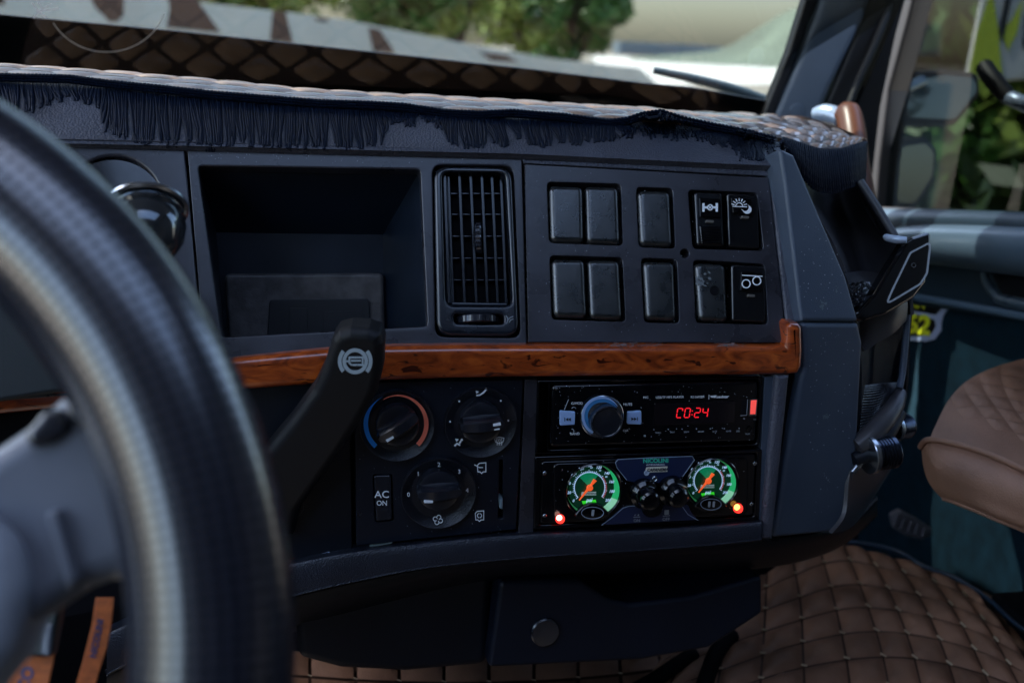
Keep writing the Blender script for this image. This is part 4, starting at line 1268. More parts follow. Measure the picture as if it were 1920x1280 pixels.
tube('socket_bracket', [P(*q) for q in ((1598, 885, .985), (1610, 870, .985), (1622, 848, .985), (1640, 832, .99), (1660, 835, 1.0))], .0035, M_chromeb, sp, n=8, smooth=5)

# flip-up cup holder bezel
ch = thing('cup_holder_flap', P(1665, 575, .96), 'black parallelogram cup holder flap with thin grey outline sticking up at the dash end', 'cup holder')
FC = Fr(P(1690, 510, .97), rt * .8 + fw * .35, up + fw * .1)
pts = [(1601, 590), (1640, 552), (1664, 510), (1700, 452), (1712, 444), (1742, 434), (1747, 440), (1747, 480), (1738, 530), (1716, 558), (1665, 588), (1625, 600)]
slab('flap', FC, pts, -.012, 0, M_gloss, ch, bev=.004, r=.005, seg=5)
tri_o = rpoly([Vector(p) for p in [(1661, 571), (1673, 544), (1707, 474), (1741, 456), (1744, 462), (1738, 512), (1726, 532)]], 9, 4)
ol = [(p.x, p.y) for p in tri_o]
ico('grey_outline', FC, [ol + [ol[0]]], 3.2, .0006, M_greyp, ch)
ico('flap_mark', FC, [circ(1713, 497, 4, n=8)], 1.4, .0005, mat('faint_mark', (.05, .05, .055), .4), ch)
tube('flap_top_hinge', [P(*q) for q in ((1664, 446, .985), (1680, 449, .975), (1700, 450, .97))], [.006, .0065, .005], M_silver, ch, n=12, smooth=4, flatz=.6)

# ================================================================== LOWER LIP AND KNEE CONSOLE
rows = []
xs = [200, 330, 450, 556, 660, 800, 980, 1200, 1330, 1428]
yt = [1190, 1130, 1083, 1056, 1036, 1018, 1002, 993, 985, 977]
yb = [1260, 1190, 1142, 1112, 1088, 1062, 1044, 1030, 1020, 1010]
rows = [[HY(x, y - 16, .835) for x, y in zip(xs, yt)], [HY(x, y - 3, .812) for x, y in zip(xs, yt)], [HY(x, y + 3, .803) for x, y in zip(xs, yt)], [HY(x, y - 3, .799) for x, y in zip(xs, yb)], [HY(x, y + 3, .805) for x, y in zip(xs, yb)], [HY(x, y + 4, .86) for x, y in zip(xs, yb)]]
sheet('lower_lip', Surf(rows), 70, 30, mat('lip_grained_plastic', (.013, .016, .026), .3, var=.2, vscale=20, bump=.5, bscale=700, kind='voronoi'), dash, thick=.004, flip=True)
xs = [200, 450, 660, 900, 1150, 1330, 1450, 1530, 1590, 1645]
yt = [1265, 1150, 1092, 1050, 1030, 1014, 1008, 1000, 985, 935]
yb = [1330, 1210, 1150, 1090, 1072, 1066, 1056, 1038, 1010, 960]
dy = [.84, .83, .825, .82, .818, .82, .825, .84, .87, .92]
rows = [[HY(x, y - 6, d + .01) for x, y, d in zip(xs, yt, dy)], [HY(x, y + 3, d) for x, y, d in zip(xs, yt, dy)], [HY(x, (a + b) / 2, d + .01) for x, a, b, d in zip(xs, yt, yb, dy)], [HY(x, y, d + .05) for x, y, d in zip(xs, yb, dy)], [HY(x, y + 6, d + .14) for x, y, d in zip(xs, yb, dy)]]
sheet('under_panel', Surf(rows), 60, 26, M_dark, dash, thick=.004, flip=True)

kc = thing('knee_console', HY(950, 1250, .9), 'dark lower console boxes under the dashboard lip with a round button', 'console')
FK = Fr(HY(900, 1180, .86), Vector((1, 0, 0)), Vector((0, .12, 1)))
FK2 = Fr(HY(1050, 1180, .845), Vector((1, .05, 0)), Vector((0, .12, 1)))
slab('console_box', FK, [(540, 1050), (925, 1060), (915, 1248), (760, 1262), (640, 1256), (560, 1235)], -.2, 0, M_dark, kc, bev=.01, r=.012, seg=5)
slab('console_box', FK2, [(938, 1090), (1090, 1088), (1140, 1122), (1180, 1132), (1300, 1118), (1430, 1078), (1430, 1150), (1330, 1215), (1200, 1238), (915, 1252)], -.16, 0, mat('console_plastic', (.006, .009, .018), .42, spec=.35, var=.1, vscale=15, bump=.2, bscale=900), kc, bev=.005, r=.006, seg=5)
s_ = FK2.scale(1020, 1182)
lathe('round_button', FK2.w(*FK2.px(1021, 1183), 0), FK2.n, [(27 * s_, 0), (26.5 * s_, .003), (24 * s_, .004), (0, .0042)], M_knob, kc, n=40)
slab('console_backing', FK, [(480, 1040), (1390, 1000), (1390, 1080), (1300, 1120), (920, 1200), (560, 1150)], -.25, -.22, M_black, kc, bev=0)

# ================================================================== PARKING BRAKE LEVER
bl = thing('brake_lever', P(520, 1000, .8), 'black parking brake lever with white circled brake symbol, in front of the wood trim', 'brake lever')
M_lev = mat('soft_black_lever', (.0035, .004, .006), .5, spec=.35, var=.15, vscale=30, bump=.1, bscale=900)
FB = Fr(P(665, 680, .79), rt, up * .8 - fw * .45)
hp = [(622, 640), (632, 626), (655, 620), (690, 622), (712, 630), (718, 648), (716, 700), (706, 740), (690, 770), (672, 800), (640, 850), (600, 905), (560, 960), (548, 1010), (430, 1010), (455, 930), (495, 850), (545, 790), (585, 735), (604, 695), (614, 662)]
slab('handle', FB, hp, -.022, 0, M_lev, bl, bev=.009, r=.004, seg=7)
ring = arcband(665, 678, 18.5, 24.5, 0, 359.5, 40)
fills('brake_symbol', FB, [arcband(666, 677, 17.5, 24, 0, 360, 36)], .0004, mat('worn_white_print', (.38, .46, .52), .5), bl)
fills('brake_symbol', FB, [arcband(666, 677, 25.5, 32.5, 140, 220, 16), arcband(666, 677, 25.5, 32.5, -40, 42, 16)], .0004, MATS['worn_white_print'], bl)
ico('brake_symbol', FB, [[(655, 670), (680, 670), (680, 685)], [(655, 670), (655, 680), (659, 684)], [(662, 684), (668, 684)], [(671, 684), (680, 684)], [(659, 676), (676, 676)], [(650, 677), (656, 677)]], 3.2, .0004, MATS['worn_white_print'], bl)

# ================================================================== ROUND CLUSTER OPENING AND CHROME STALK KNOB
ce = FU.w(*FU.px(212, 388), 0)
s_ = FU.scale(212, 388)
lathe('round_bowl', ce, -FU.n, [(97 * s_, .001), (92 * s_, .006), (84 * s_, .010), (80 * s_, .03), (60 * s_, .045), (0, .05)], M_gloss, dash, n=56)
lathe('bowl_insert', ce - FU.n * .03, FU.n, [(58 * s_, 0), (58 * s_, .006), (50 * s_, .014), (0, .018)], mat('blue_grey_insert', (.06, .10, .14), .25), dash, n=40)
tube('bowl_divider', [P(228, 308, .925), P(240, 335, .915), P(252, 368, .91)], .0022, M_silver, dash, n=8, smooth=4)
ck = thing('chrome_knob', P(282, 430, .70), 'glossy dark chrome round knob behind the steering wheel, left of the storage tray', 'knob')
kc_ = P(276, 425, .70)
kax = (up * .85 + fw * .5 - rt * .18).normalized()
s_ = .70 / PXF
M_dkch = mat('dark_gloss_chrome', (.10, .11, .12), .12, metal=.8)
lathe('flange', kc_ + kax * .014, kax, [(0, 0), (70 * s_, 0), (75 * s_, .001), (75 * s_, .0032), (71 * s_, .0042), (0, .005)], M_chromeb, ck, n=56, ang=25)
lathe('ring', kc_ + kax * .006, kax, [(0, 0), (64 * s_, 0), (69 * s_, .002), (67 * s_, .006), (0, .0075)], M_dkch, ck, n=56, ang=25)
lathe('dome', kc_ - kax * .026, kax, [(0, 0), (30 * s_, .001), (52 * s_, .006), (66 * s_, .016), (70 * s_, .026), (62 * s_, .034), (0, .036)], M_dkch, ck, n=56, ang=50)
tube('stalk', [kc_ + kax * .016, kc_ + kax * .02 - rt * .12 + fw * .03, kc_ - rt * .3 + fw * .05 - up * .03], .010, M_dark, ck, n=12, smooth=4)

# instrument cluster behind the wheel
ic = thing('instrument_cluster', P(60, 640, .75), 'dark instrument cluster face seen through the steering wheel, with small white OFF lettering', 'instrument cluster')
FI = Fr(HY(60, 560, .80), Vector((1, 0, 0)), Vector((0, .3, 1)))
slab('cluster_face', FI, [(-300, 330), (170, 380), (225, 560), (240, 715), (-300, 800)], -.02, 0, mat('cluster_plastic', (.005, .010, .014), .5, bump=.2, bscale=700), ic, bev=.004, r=.006)
text('lettering', 'OFF', FI, 30, 549, 10, .0005, M_white, ic, bold=.03)
fills('lamp_symbol', FI, [circ(28, 532, 7, 5.5, 12)], .0005, M_white, ic)
text('lettering', 'M', FI, 5, 510, 8, .0005, M_greyp, ic)
fills('lamp_symbol', FI, [circ(17, 507, 3.5, n=10)], .0005, M_greyp, ic)

# ================================================================== STEERING WHEEL
WC = P(-810.8, 1263.8, .3701)
t_, a_, WR, wr = .4303, -.1041, .2345, .0300
Wn = Vector((math.sin(a_) * math.cos(t_), -math.cos(a_) * math.cos(t_), math.sin(t_)))
W1 = Wn.cross(Vector((0, 0, 1))).normalized()
W2 = Wn.cross(W1)
wh = thing('steering_wheel', WC, 'black perforated leather steering wheel with grey spoke, close and blurred at the left', 'steering wheel')
bm = bmesh.new()
uvl = bm.loops.layers.uv.new('UVMap')
NA, NB = 220, 28
ringv = []
for i in range(NA):
    a = 2 * math.pi * i / NA
    d = W1 * math.cos(a) + W2 * math.sin(a)
    ringv.append([bm.verts.new(WC + d * (WR + wr * 1.08 * math.cos(2 * math.pi * j / NB)) + Wn * wr * math.sin(2 * math.pi * j / NB)) for j in range(NB)])
for i in range(NA):
    for j in range(NB):
        f = bm.faces.new((ringv[i][j], ringv[(i + 1) % NA][j], ringv[(i + 1) % NA][(j + 1) % NB], ringv[i][(j + 1) % NB]))
        for l, (u, v) in zip(f.loops, ((i, j), (i + 1, j), (i + 1, j + 1), (i, j + 1))):
            l[uvl].uv = (u / NA * 150 + v / NB * 17, u / NA * 150 - v / NB * 17)
fin(bm, 'rim', M_perf, wh, ang=180, wn=False)
FW = Fr(WC, Vector((1, 0, 0)), Wn.cross(Vector((1, 0, 0))))
slab('spoke', FW, [(-700, 1100), (-300, 960), (-80, 880), (40, 800), (150, 706), (200, 690), (262, 716), (350, 820), (400, 960), (390, 1080), (300, 1120), (215, 1085), (150, 1110), (60, 1170), (-300, 1330), (-700, 1400)], -.022, .004, M_spoke, wh, bev=.012, r=.012, seg=7)
slab('hub', FW, [(-1100, 1000), (-500, 960), (-60, 950), (20, 1010), (40, 1110), (10, 1240), (-120, 1400), (-1100, 1500)], -.03, .022, mat('hub_pad', (.30, .33, .38), .35, bump=.2, bscale=600), wh, bev=.015, r=.03, seg=7)
slab('spoke_rib', FW, [(80, 960), (110, 950), (150, 1090), (120, 1110)], .0, .010, M_spoke, wh, bev=.004, r=.004)
slab('spoke_button', FW, [(118, 775), (148, 735), (182, 715), (205, 730), (185, 775), (150, 800)], .0, .009, M_knob, wh, bev=.003, r=.004)
slab('spoke_button', FW, [(42, 815), (80, 770), (108, 762), (135, 800), (95, 830), (55, 840)], .0, .009, M_knob, wh, bev=.003, r=.004)

# ================================================================== LANYARD STRAPS
M_or = mat('orange_woven_ribbon', (.5, .13, .03), .7, var=.2, vscale=200, bump=.5, bscale=1500)
def strap(label, pl, wds, words, size, d, name='lanyard', buckle=None):
    t = thing(name, P(pl[-1][0], pl[-1][1], d), label, 'strap', 'orange lanyard ribbons under the wheel')
    FS_ = Fr(P(pl[0][0], pl[0][1], d), rt, up + fw * .15)
    L, R_ = [], []
    for (x, y), wd in zip(pl, wds): L.append((x - wd / 2, y)); R_.append((x + wd / 2, y))
    rb = slab('ribbon', FS_, L + R_[::-1], -.0012, 0, M_or, t, bev=.0004)
    text('lettering', words[0], FS_, *words[1], size, .0003, mat('navy_print', (.02, .05, .16), .6), t, rot=words[2], bold=.03)
    if buckle:
        slab('buckle', FS_, buckle, -.004, .005, mat('buckle_black', (.012, .02, .022), .4), t, bev=.002, r=.004)
        slab('buckle_edge', FS_, [(82, 1172), (98, 1168), (92, 1230), (76, 1226)], .004, .0062, M_spoke, t, bev=.001, r=.001)
    return t
strap('wide orange ribbon with navy lettering hanging from a black buckle, the one further left', [(118, 1080), (104, 1140), (92, 1200), (58, 1240), (40, 1320)], [12, 14, 22, 82, 84], ('ICO', (48, 1276), -72), 22, .60,
      buckle=[(10, 1130), (40, 1060), (118, 1070), (112, 1130), (94, 1232), (28, 1228)])
strap('narrow orange ribbon with a line of navy print, the one further right', [(196, 1120), (190, 1170), (180, 1215), (166, 1262), (150, 1320)], [34, 36, 38, 36, 36], ('NICOLINI', (182, 1196), -78), 12, .63)

# ================================================================== CAB SHELL, DOOR, PILLARS, WINDSHIELD
M_roof = mat('cab_headliner', (.06, .065, .08), .8)
M_floor = mat('cab_floor_rubber', (.02, .018, .018), .7, bump=.3, bscale=200)
def box(name, lo, hi, m, parent=None, bev=0, **k):
    bm = bmesh.new()
    bmesh.ops.create_cube(bm, size=1)
    for v in bm.verts: v.co = Vector([lo[i] + (hi[i] - lo[i]) * (v.co[i] + .5) for i in range(3)])
    if bev: bmesh.ops.bevel(bm, geom=bm.edges[:], offset=bev, segments=3, affect='EDGES')
    return fin(bm, name, m, parent, **k)
setting(box('floor', (-1.0, -1.2, 1.08), (.99, 1.5, 1.12), M_floor))
# ceiling with an unseen opening added to let sky light onto the dashboard
for lo, hi in (((-1.0, -1.2, 2.98), (.99, -.15, 3.02)), ((-1.0, .42, 2.98), (.99, 1.22, 3.02)), ((-1.0, -.15, 2.98), (-.42, .42, 3.02)), ((.60, -.15, 2.98), (.99, .42, 3.02))):
    setting(box('ceiling', lo, hi, M_roof))
setting(box('sun_block_header', (-1.0, 1.18, 2.78), (.96, 1.22, 2.98), M_roof))  # unseen strip added to keep sun off the crown and fringe
setting(box('rear_wall', (-1.0, -1.24, 1.1), (.99, -1.2, 3.0), M_seal))
setting(box('left_wall', (-1.04, -1.24, 1.1), (-1.0, 1.5, 2.08), M_door))
setting(box('left_wall_rear', (-1.04, -1.24, 2.08), (-1.0, -1.0, 3.0), M_seal))
setting(box('right_wall', (.97, -1.24, 1.1), (1.01, .78, 3.0), M_seal))
setting(box('left_wall_front', (-1.04, 1.44, 1.95), (-1.0, 1.5, 3.0), M_seal))
setting(box('front_wall_right', (.72, 1.46, 1.0), (.99, 1.50, 2.03), M_black))
setting(box('front_wall', (-1.0, 1.46, 1.0), (.72, 1.50, 2.17), M_black))

# windshield, leaning towards the cab at its top
FWS = Fr(Vector((0, 1.47, 2.18)), Vector((1, 0, 0)), Vector((0, -.27, 1)))
wsd = thing('windshield', FWS.w(0, 0), 'raked windshield pane with black lower border, reflecting the quilted dash mat', 'windshield')
bm = bmesh.new()
add_slab(bm, FWS, [Vector(q) for q in ((-1.0, 0), (.80, 0), (.94, .84), (-1.0, .84))], -.005, 0, 0)
fin(bm, 'pane', M_wind, wsd, wn=False, flat=True)
slab('black_border', FWS, [(-700, -40), (0, 28), (320, 58), (640, 92), (1000, 131), (1210, 157), (1300, 165), (1440, 190), (1500, 260), (1200, 330), (-700, 330)], -.011, -.0065, mat('black_ceramic_band', (.018, .018, .02), .4), wsd, bev=0)
# small tax-disc like circular film and crack on the glass at the far left
ico('film_edge', FWS, [circ(200, -10, 115, 108, n=40, a0=20, a1=150)], 1.4, .0004, mat('film_edge_grey', (.25, .25, .24), .4), wsd)
ico('stone_chip', FWS, [[(72, 22), (96, 8)], [(72, 22), (60, 6)], [(72, 22), (86, 33)], [(72, 22), (64, 34)], [(72, 22), (110, 16)], [(78, 14), (70, 4)]], 1.6, .0004, mat('chip_white', (.5, .5, .55), .3), wsd)

ap = thing('a_pillar', FWS.w(.75, 0), 'pale grey windshield pillar trim with black rubber seals, slanting up from the dash', 'pillar')
FA = Fr(P(1520, 200, 1.50), rt, up * 1.0 - fw * .3)
slab('pillar_trim', FA, [(1552, -60), (1656, -60), (1620, 40), (1560, 160), (1525, 245), (1512, 300), (1430, 300), (1446, 225), (1480, 150), (1528, 30)], -.03, 0, M_pillar, ap, bev=.012, r=.006, seg=6)
slab('windshield_seal', FA, [(1528, -60), (1556, -60), (1500, 90), (1447, 232), (1430, 300), (1400, 300), (1428, 222), (1478, 100)], -.03, -.002, M_seal, ap, bev=.004, seg=4)
lathe('trim_fastener', FA.w(*FA.px(1494, 208), 0), FA.n, [(.011, 0), (.010, .002), (0, .003)], M_pillar, ap, n=24)
slab('door_seal', FA, [(1656, -60), (1700, -60), (1650, 60), (1592, 200), (1560, 300), (1512, 300), (1530, 240), (1620, 30)], -.04, -.006, M_seal, ap, bev=.006, seg=4)
slab('door_gap_seal', FA, [(1640, -90), (1722, -90), (1680, 60), (1650, 200), (1625, 420), (1500, 420), (1500, 260)], -.075, -.06, M_seal, ap, bev=0)
tube('seal_ridge', [P(*q) for q in ((1690, -50, 1.47), (1650, 60, 1.47), (1606, 160, 1.47), (1592, 200, 1.47))], .006, mat('rubber_ridge', (.010, .010, .011), .6), ap, n=8, smooth=4)
sv = thing('sun_blocker', (.6, 1.26, 2.9), 'dark unseen sun blocker added along the top of the windshield on the passenger side', 'sun blocker')  # added out of view to keep sun off the seat and cover
FV = Fr(FWS.w(.55, .6, .03), FWS.u, FWS.v)
bm = bmesh.new()
add_slab(bm, FV, rpoly([Vector(q) for q in ((-.36, -.20), (.37, -.20), (.37, .26), (-.30, .26))], .03), 0, .018, .006)
fin(bm, 'blocker_board', M_dark, sv)
# leather wrapped grab handle at the pillar's foot
gh = thing('grab_handle', P(1620, 330, 1.3), 'brown leather-wrapped grab handle beside the windshield pillar', 'grab handle')
tube('grip', [P(*q) for q in ((1578, 226, 1.36), (1590, 214, 1.35), (1598, 250, 1.33), (1604, 300, 1.31), (1614, 350, 1.30), (1628, 420, 1.30))], [.012, .017, .018, .017, .016, .015], mat('tan_leather_wrap', (.15, .05, .022), .35, var=.2, vscale=20), gh, n=20, smooth=6)
tube('end_cap', [P(*q) for q in ((1528, 216, 1.40), (1545, 213, 1.39), (1562, 216, 1.38), (1576, 224, 1.37))], [.010, .013, .013, .010], M_silver, gh, n=14, smooth=5)

# passenger door
XD = .93
dr = thing('passenger_door', Vector((XD, 1.4, 1.2)), 'grey passenger door with dark blue lower lining and open-view window', 'door')
FD = Fr(Vector((XD, 1.3, 2.0)), Vector((0, -1, 0)), Vector((0, 0, 1)))
bm = bmesh.new()
def dpts(L): return FD.pts(L)
slab('frame_pillar', FD, [(1600, -80), (1730, -80), (1700, 40), (1665, 170), (1648, 300), (1640, 400), (1560, 420), (1560, 100)], -.03, .01, M_seal, dr, bev=.006, r=.006)
slab('frame_ridge', FD, [(1672, -80), (1682, -80), (1645, 150), (1635, 150)], .009, .016, MATS['rubber_ridge'], dr, bev=.003)
slab('beltline', FD, [(1640, 388), (2300, 420), (2300, 446), (1640, 404)], -.04, .02, M_seal, dr, bev=.004)
slab('upper_trim', FD, [(1640, 402), (2300, 450), (2300, 660), (1640, 560)], -.04, .012, M_door, dr, bev=.004)
slab('lower_lining', FD, [(1585, 548), (2300, 655), (2300, 1600), (1585, 1600)], -.04, .002, M_doorb, dr, bev=.002)
def dtube(name, L, rad, m, flatz=1): return tube(name, [FD.w(*FD.px(x, y), q) for x, y, q in L], rad, m, dr, n=18, smooth=6)
dtube('top_roll', [(1640, 414, .015), (1720, 418, .02), (1920, 430, .02), (2300, 455, .02)], [.02, .022, .024, .024], M_door)
dtube('armrest', [(1650, 470, .02), (1700, 462, .03), (1780, 458, .035), (1920, 468, .04), (2300, 500, .04)], [.02, .028, .03, .032, .032], mat('armrest_silver_grey', (.085, .13, .18), .28, var=.08, vscale=10), flatz=.8)
dtube('trim_bead', [(1655, 545, .012), (1750, 560, .012), (1920, 590, .012), (2300, 660, .012)], [.006] * 4, mat('bead_blue', (.10, .17, .26), .4))
slab('pull_recess', FD, [(1858, 488), (2300, 540), (2300, 640), (1920, 574), (1880, 552), (1862, 520)], .010, .0125, M_dark, dr, bev=.0005, r=.01)
dtube('recess_lip', [(1858, 500, .012), (1866, 528, .014), (1885, 552, .014), (1925, 568, .014), (2300, 630, .014)], [.004, .006, .007, .008, .008], MATS['armrest_silver_grey'])
bm = bmesh.new()
add_slab(bm, FD, FD.pts([(1650, 400), (1655, 300), (1700, 150), (1760, -80), (2300, -120), (2300, 430)]), -.012, -.008, 0)
fin(bm, 'window_pane', M_wing, dr, wn=False, flat=True)
# shield sticker
st = thing('shield_sticker', FD.w(*FD.px(1735, 640), .004), 'shield-shaped road sign sticker with yellow 262 on black, on the door lining', 'sticker')
sh = [(1660, 548), (1690, 546), (1712, 554), (1735, 550), (1755, 560), (1764, 558), (1778, 578), (1768, 592), (1764, 606), (1764, 620), (1752, 636), (1735, 640), (1700, 638), (1680, 640), (1655, 630), (1640, 600), (1652, 580), (1644, 566)]
slab('sticker_base', FD, sh, .0022, .004, mat('sticker_white', (.42, .50, .72), .4), st, bev=.0005, r=.004)
slab('black_field', FD, [(1664, 588), (1700, 588), (1732, 592), (1752, 600), (1754, 612), (1746, 625), (1725, 630), (1680, 630), (1662, 620), (1654, 602)], .0039, .0044, mat('sticker_black', (.01, .012, .015), .4), st, bev=.0001)
slab('black_field', FD, [(1656, 558), (1700, 556), (1726, 562), (1757, 568), (1764, 580), (1754, 590), (1700, 580), (1662, 580)], .0039, .0044, MATS['sticker_black'], st, bev=.0001)
M_yel = mat('sticker_yellow', (.85, .92, .03), .5)
def revtext(s, x, y, sz, shx): return text('lettering', s, FD, x, y, sz, .0046, M_yel, st, rot=8, sx=shx, bold=.05)
revtext('262', 1710, 608, 33, .95)
revtext('BR-RN', 1706, 568, 15, .95)

# door mirrors seen through the window
def mirror(label, outl, d, nrm_tilt, back):
    t = thing('wing_mirror', P(outl[0][0], outl[0][1], d), label, 'wing mirror', 'wing mirrors outside the passenger window')
    FM = Fr(P(outl[0][0], outl[0][1], d), rt + fw * nrm_tilt[0], up - fw * nrm_tilt[1])
    slab('housing', FM, back, -.08, -.004, M_seal, t, bev=.02, r=.02, seg=5)
    slab('mirror_glass', FM, outl, -.003, .001, mat('mirror_silver', (.34, .33, .30), .03, metal=1), t, bev=.0005, r=.02)
    return t
mirror('large angular wing mirror reflecting dappled ground, the upper of two', [(1722, 150), (1770, 140), (1828, 146), (1832, 172), (1790, 224), (1702, 220), (1700, 200)], 1.9, (.25, .16), [(1705, 135), (1770, 128), (1842, 135), (1845, 178), (1798, 236), (1692, 234), (1688, 200)])
mirror('rounded wide-angle mirror with blue and green reflections, the lower of two', [(1690, 275), (1735, 268), (1752, 285), (1748, 330), (1715, 382), (1680, 378), (1676, 320)], 1.85, (.35, .20), [(1685, 262), (1745, 256), (1766, 280), (1760, 340), (1722, 396), (1668, 390), (1662, 320)])
ma = thing('mirror_arm', P(1650, 200, 1.75), 'grey metal mirror arm reaching from the door frame to the upper mirror', 'mirror arm')
tube('arm', [P(*q) for q in ((1590, 205, 1.8), (1630, 198, 1.8), (1680, 175, 1.82), (1730, 152, 1.85))], [.012, .012, .010, .010], M_chromeb, ma, n=10, smooth=4)
wr_ = thing('window_rod', P(1900, 190, 1.6), 'black rounded rod with bright tip outside the passenger window, in front of the painted yellow reflection stripes', 'rod')
tube('rod', [P(*q) for q in ((1845, 125, 1.62), (1862, 150, 1.6), (1890, 182, 1.58))], [.014, .015, .013], M_seal, wr_, n=12, smooth=4)
tube('rod_tip', [P(*q) for q in ((1890, 182, 1.58), (1912, 192, 1.56), (1945, 205, 1.55))], [.011, .012, .012], M_silver, wr_, n=12, smooth=4)

# ================================================================== PASSENGER SEAT
pst = thing('passenger_seat', P(1880, 950, 1.2), 'brown leather passenger seat cushion with diamond quilted top at the right edge', 'seat')
def PG(rows_): return Surf([[P(*q) for q in r_] for r_ in rows_])
S_se = PG([[(1742, 828, 1.12), (1752, 800, 1.16), (1785, 740, 1.22), (1835, 700, 1.28), (1920, 672, 1.34), (2050, 660, 1.38)],
           [(1800, 838, 1.10), (1815, 805, 1.14), (1850, 765, 1.19), (1895, 735, 1.24), (1975, 715, 1.29), (2100, 705, 1.32)],
           [(1870, 862, 1.08), (1890, 835, 1.12), (1925, 805, 1.16), (1965, 780, 1.20), (2040, 765, 1.24), (2160, 760, 1.27)],
           [(1940, 895, 1.07), (1965, 870, 1.10), (2000, 845, 1.14), (2040, 825, 1.17), (2110, 815, 1.21), (2230, 810, 1.24)]])
sheet('cushion_top', S_se, 40, 24, mat('seat_leather', (.40, .215, .14), .36, spec=.4, var=.12, vscale=18, bump=.5, bscale=700, kind='voronoi'), pst, thick=.02, flip=True, drop=.001)
M_sl = MATS['seat_leather']
quilt(S_se, 9, 4, .0028, M_sl, pst, flip=True, res=5, gap=.02, clip=lambda a, b: .30 < a < .98 and b > .05)
S_si = PG([[(1728, 842, 1.13), (1742, 826, 1.115), (1800, 836, 1.095), (1870, 860, 1.075), (1940, 893, 1.065), (2080, 960, 1.06)],
           [(1731, 872, 1.12), (1752, 868, 1.095), (1806, 878, 1.075), (1870, 902, 1.060), (1940, 934, 1.05), (2080, 1000, 1.05)],
           [(1742, 905, 1.12), (1766, 908, 1.10), (1815, 920, 1.08), (1870, 944, 1.065), (1940, 972, 1.055), (2080, 1040, 1.05)],
           [(1768, 935, 1.13), (1790, 942, 1.12), (1830, 958, 1.10), (1870, 975, 1.085), (1940, 1004, 1.08), (2080, 1070, 1.08)],
           [(1790, 938, 1.2), (1800, 950, 1.2), (1840, 962, 1.2), (1880, 978, 1.2), (1950, 1005, 1.2), (2090, 1070, 1.2)]])
sheet('cushion_side', S_si, 44, 28, M_sl, pst, thick=.01, flip=True)
tube('piping', [P(*q) for q in ((1726, 838, 1.128), (1742, 824, 1.112), (1800, 833, 1.092), (1870, 857, 1.072), (1940, 890, 1.062), (2080, 957, 1.057))], .0035, M_sl, pst, n=8, smooth=6)
tube('piping', [P(*q) for q in ((1768, 933, 1.125), (1790, 940, 1.115), (1830, 956, 1.095), (1870, 973, 1.08), (1940, 1002, 1.075), (2080, 1068, 1.07))], .003, M_sl, pst, n=8, smooth=6)
box('seat_base', (.88, .80, 1.12), (.99, 1.05, 1.62), M_black, pst)

# ================================================================== QUILTED ENGINE COVER AND FLOOR
ec = thing('engine_cover', HZ(1600, 1180, 1.6), 'brown diamond-quilted vinyl engine cover mat with pale knots, below the dash at the right', 'floor cover')
def zr(L, z): return [HZ(x, y, z) for x, y in L]
S_ec = Surf([zr([(1270, 1180), (1380, 1110), (1470, 1055), (1560, 1020), (1640, 1035), (1740, 1065), (1830, 1110)], 1.60),
             zr([(1220, 1260), (1350, 1190), (1480, 1140), (1590, 1110), (1690, 1120), (1800, 1150), (1900, 1200)], 1.605),
             zr([(1150, 1340), (1330, 1290), (1480, 1240), (1620, 1215), (1730, 1220), (1850, 1250), (1960, 1300)], 1.605),
             zr([(1100, 1440), (1300, 1400), (1480, 1350), (1640, 1330), (1760, 1335), (1900, 1370), (2020, 1420)], 1.60)])
sheet('mat', S_ec, 44, 30, M_leathb, ec, thick=.012, flip=True, drop=.001)
quilt(S_ec, 11, 7, .0075, M_leathf, ec, sq=True, res=6, flip=True, stitch=.0042, gap=.03)
tube('piping', zr([(1560, 1012), (1640, 1022), (1690, 1036), (1730, 1060), (1790, 1082), (1850, 1120), (1900, 1165), (1950, 1200)], 1.608), .0035, mat('navy_piping', (.01, .03, .06), .4), ec, n=8, smooth=5)
S_e2 = Surf([zr([(1640, 1020), (1740, 1062), (1830, 1108), (1910, 1170), (1990, 1250)], 1.604), zr([(1680, 1010), (1780, 1040), (1880, 1085), (1960, 1140), (2040, 1210)], 1.59), zr([(1720, 1000), (1820, 1020), (1920, 1060), (2000, 1100), (2080, 1160)], 1.55)])
# right flank of the cover
S_fl = Surf([zr([(1700, 1060), (1830, 1108), (1900, 1200), (1960, 1300), (2020, 1420)], 1.60), zr([(1760, 1085), (1865, 1125), (1940, 1210), (2010, 1300), (2080, 1420)], 1.585), zr([(1800, 1100), (1900, 1145), (1990, 1225), (2070, 1310), (2150, 1420)], 1.55)])
sheet('mat_flank', S_fl, 26, 12, M_leathb, ec, thick=.008, flip=False, drop=.001)
quilt(S_fl, 7, 3, .005, mat('brown_flank_vinyl', (.20, .10, .05), .42, var=.25, vscale=12, bump=.4, bscale=700, kind='voronoi'), ec, res=5)
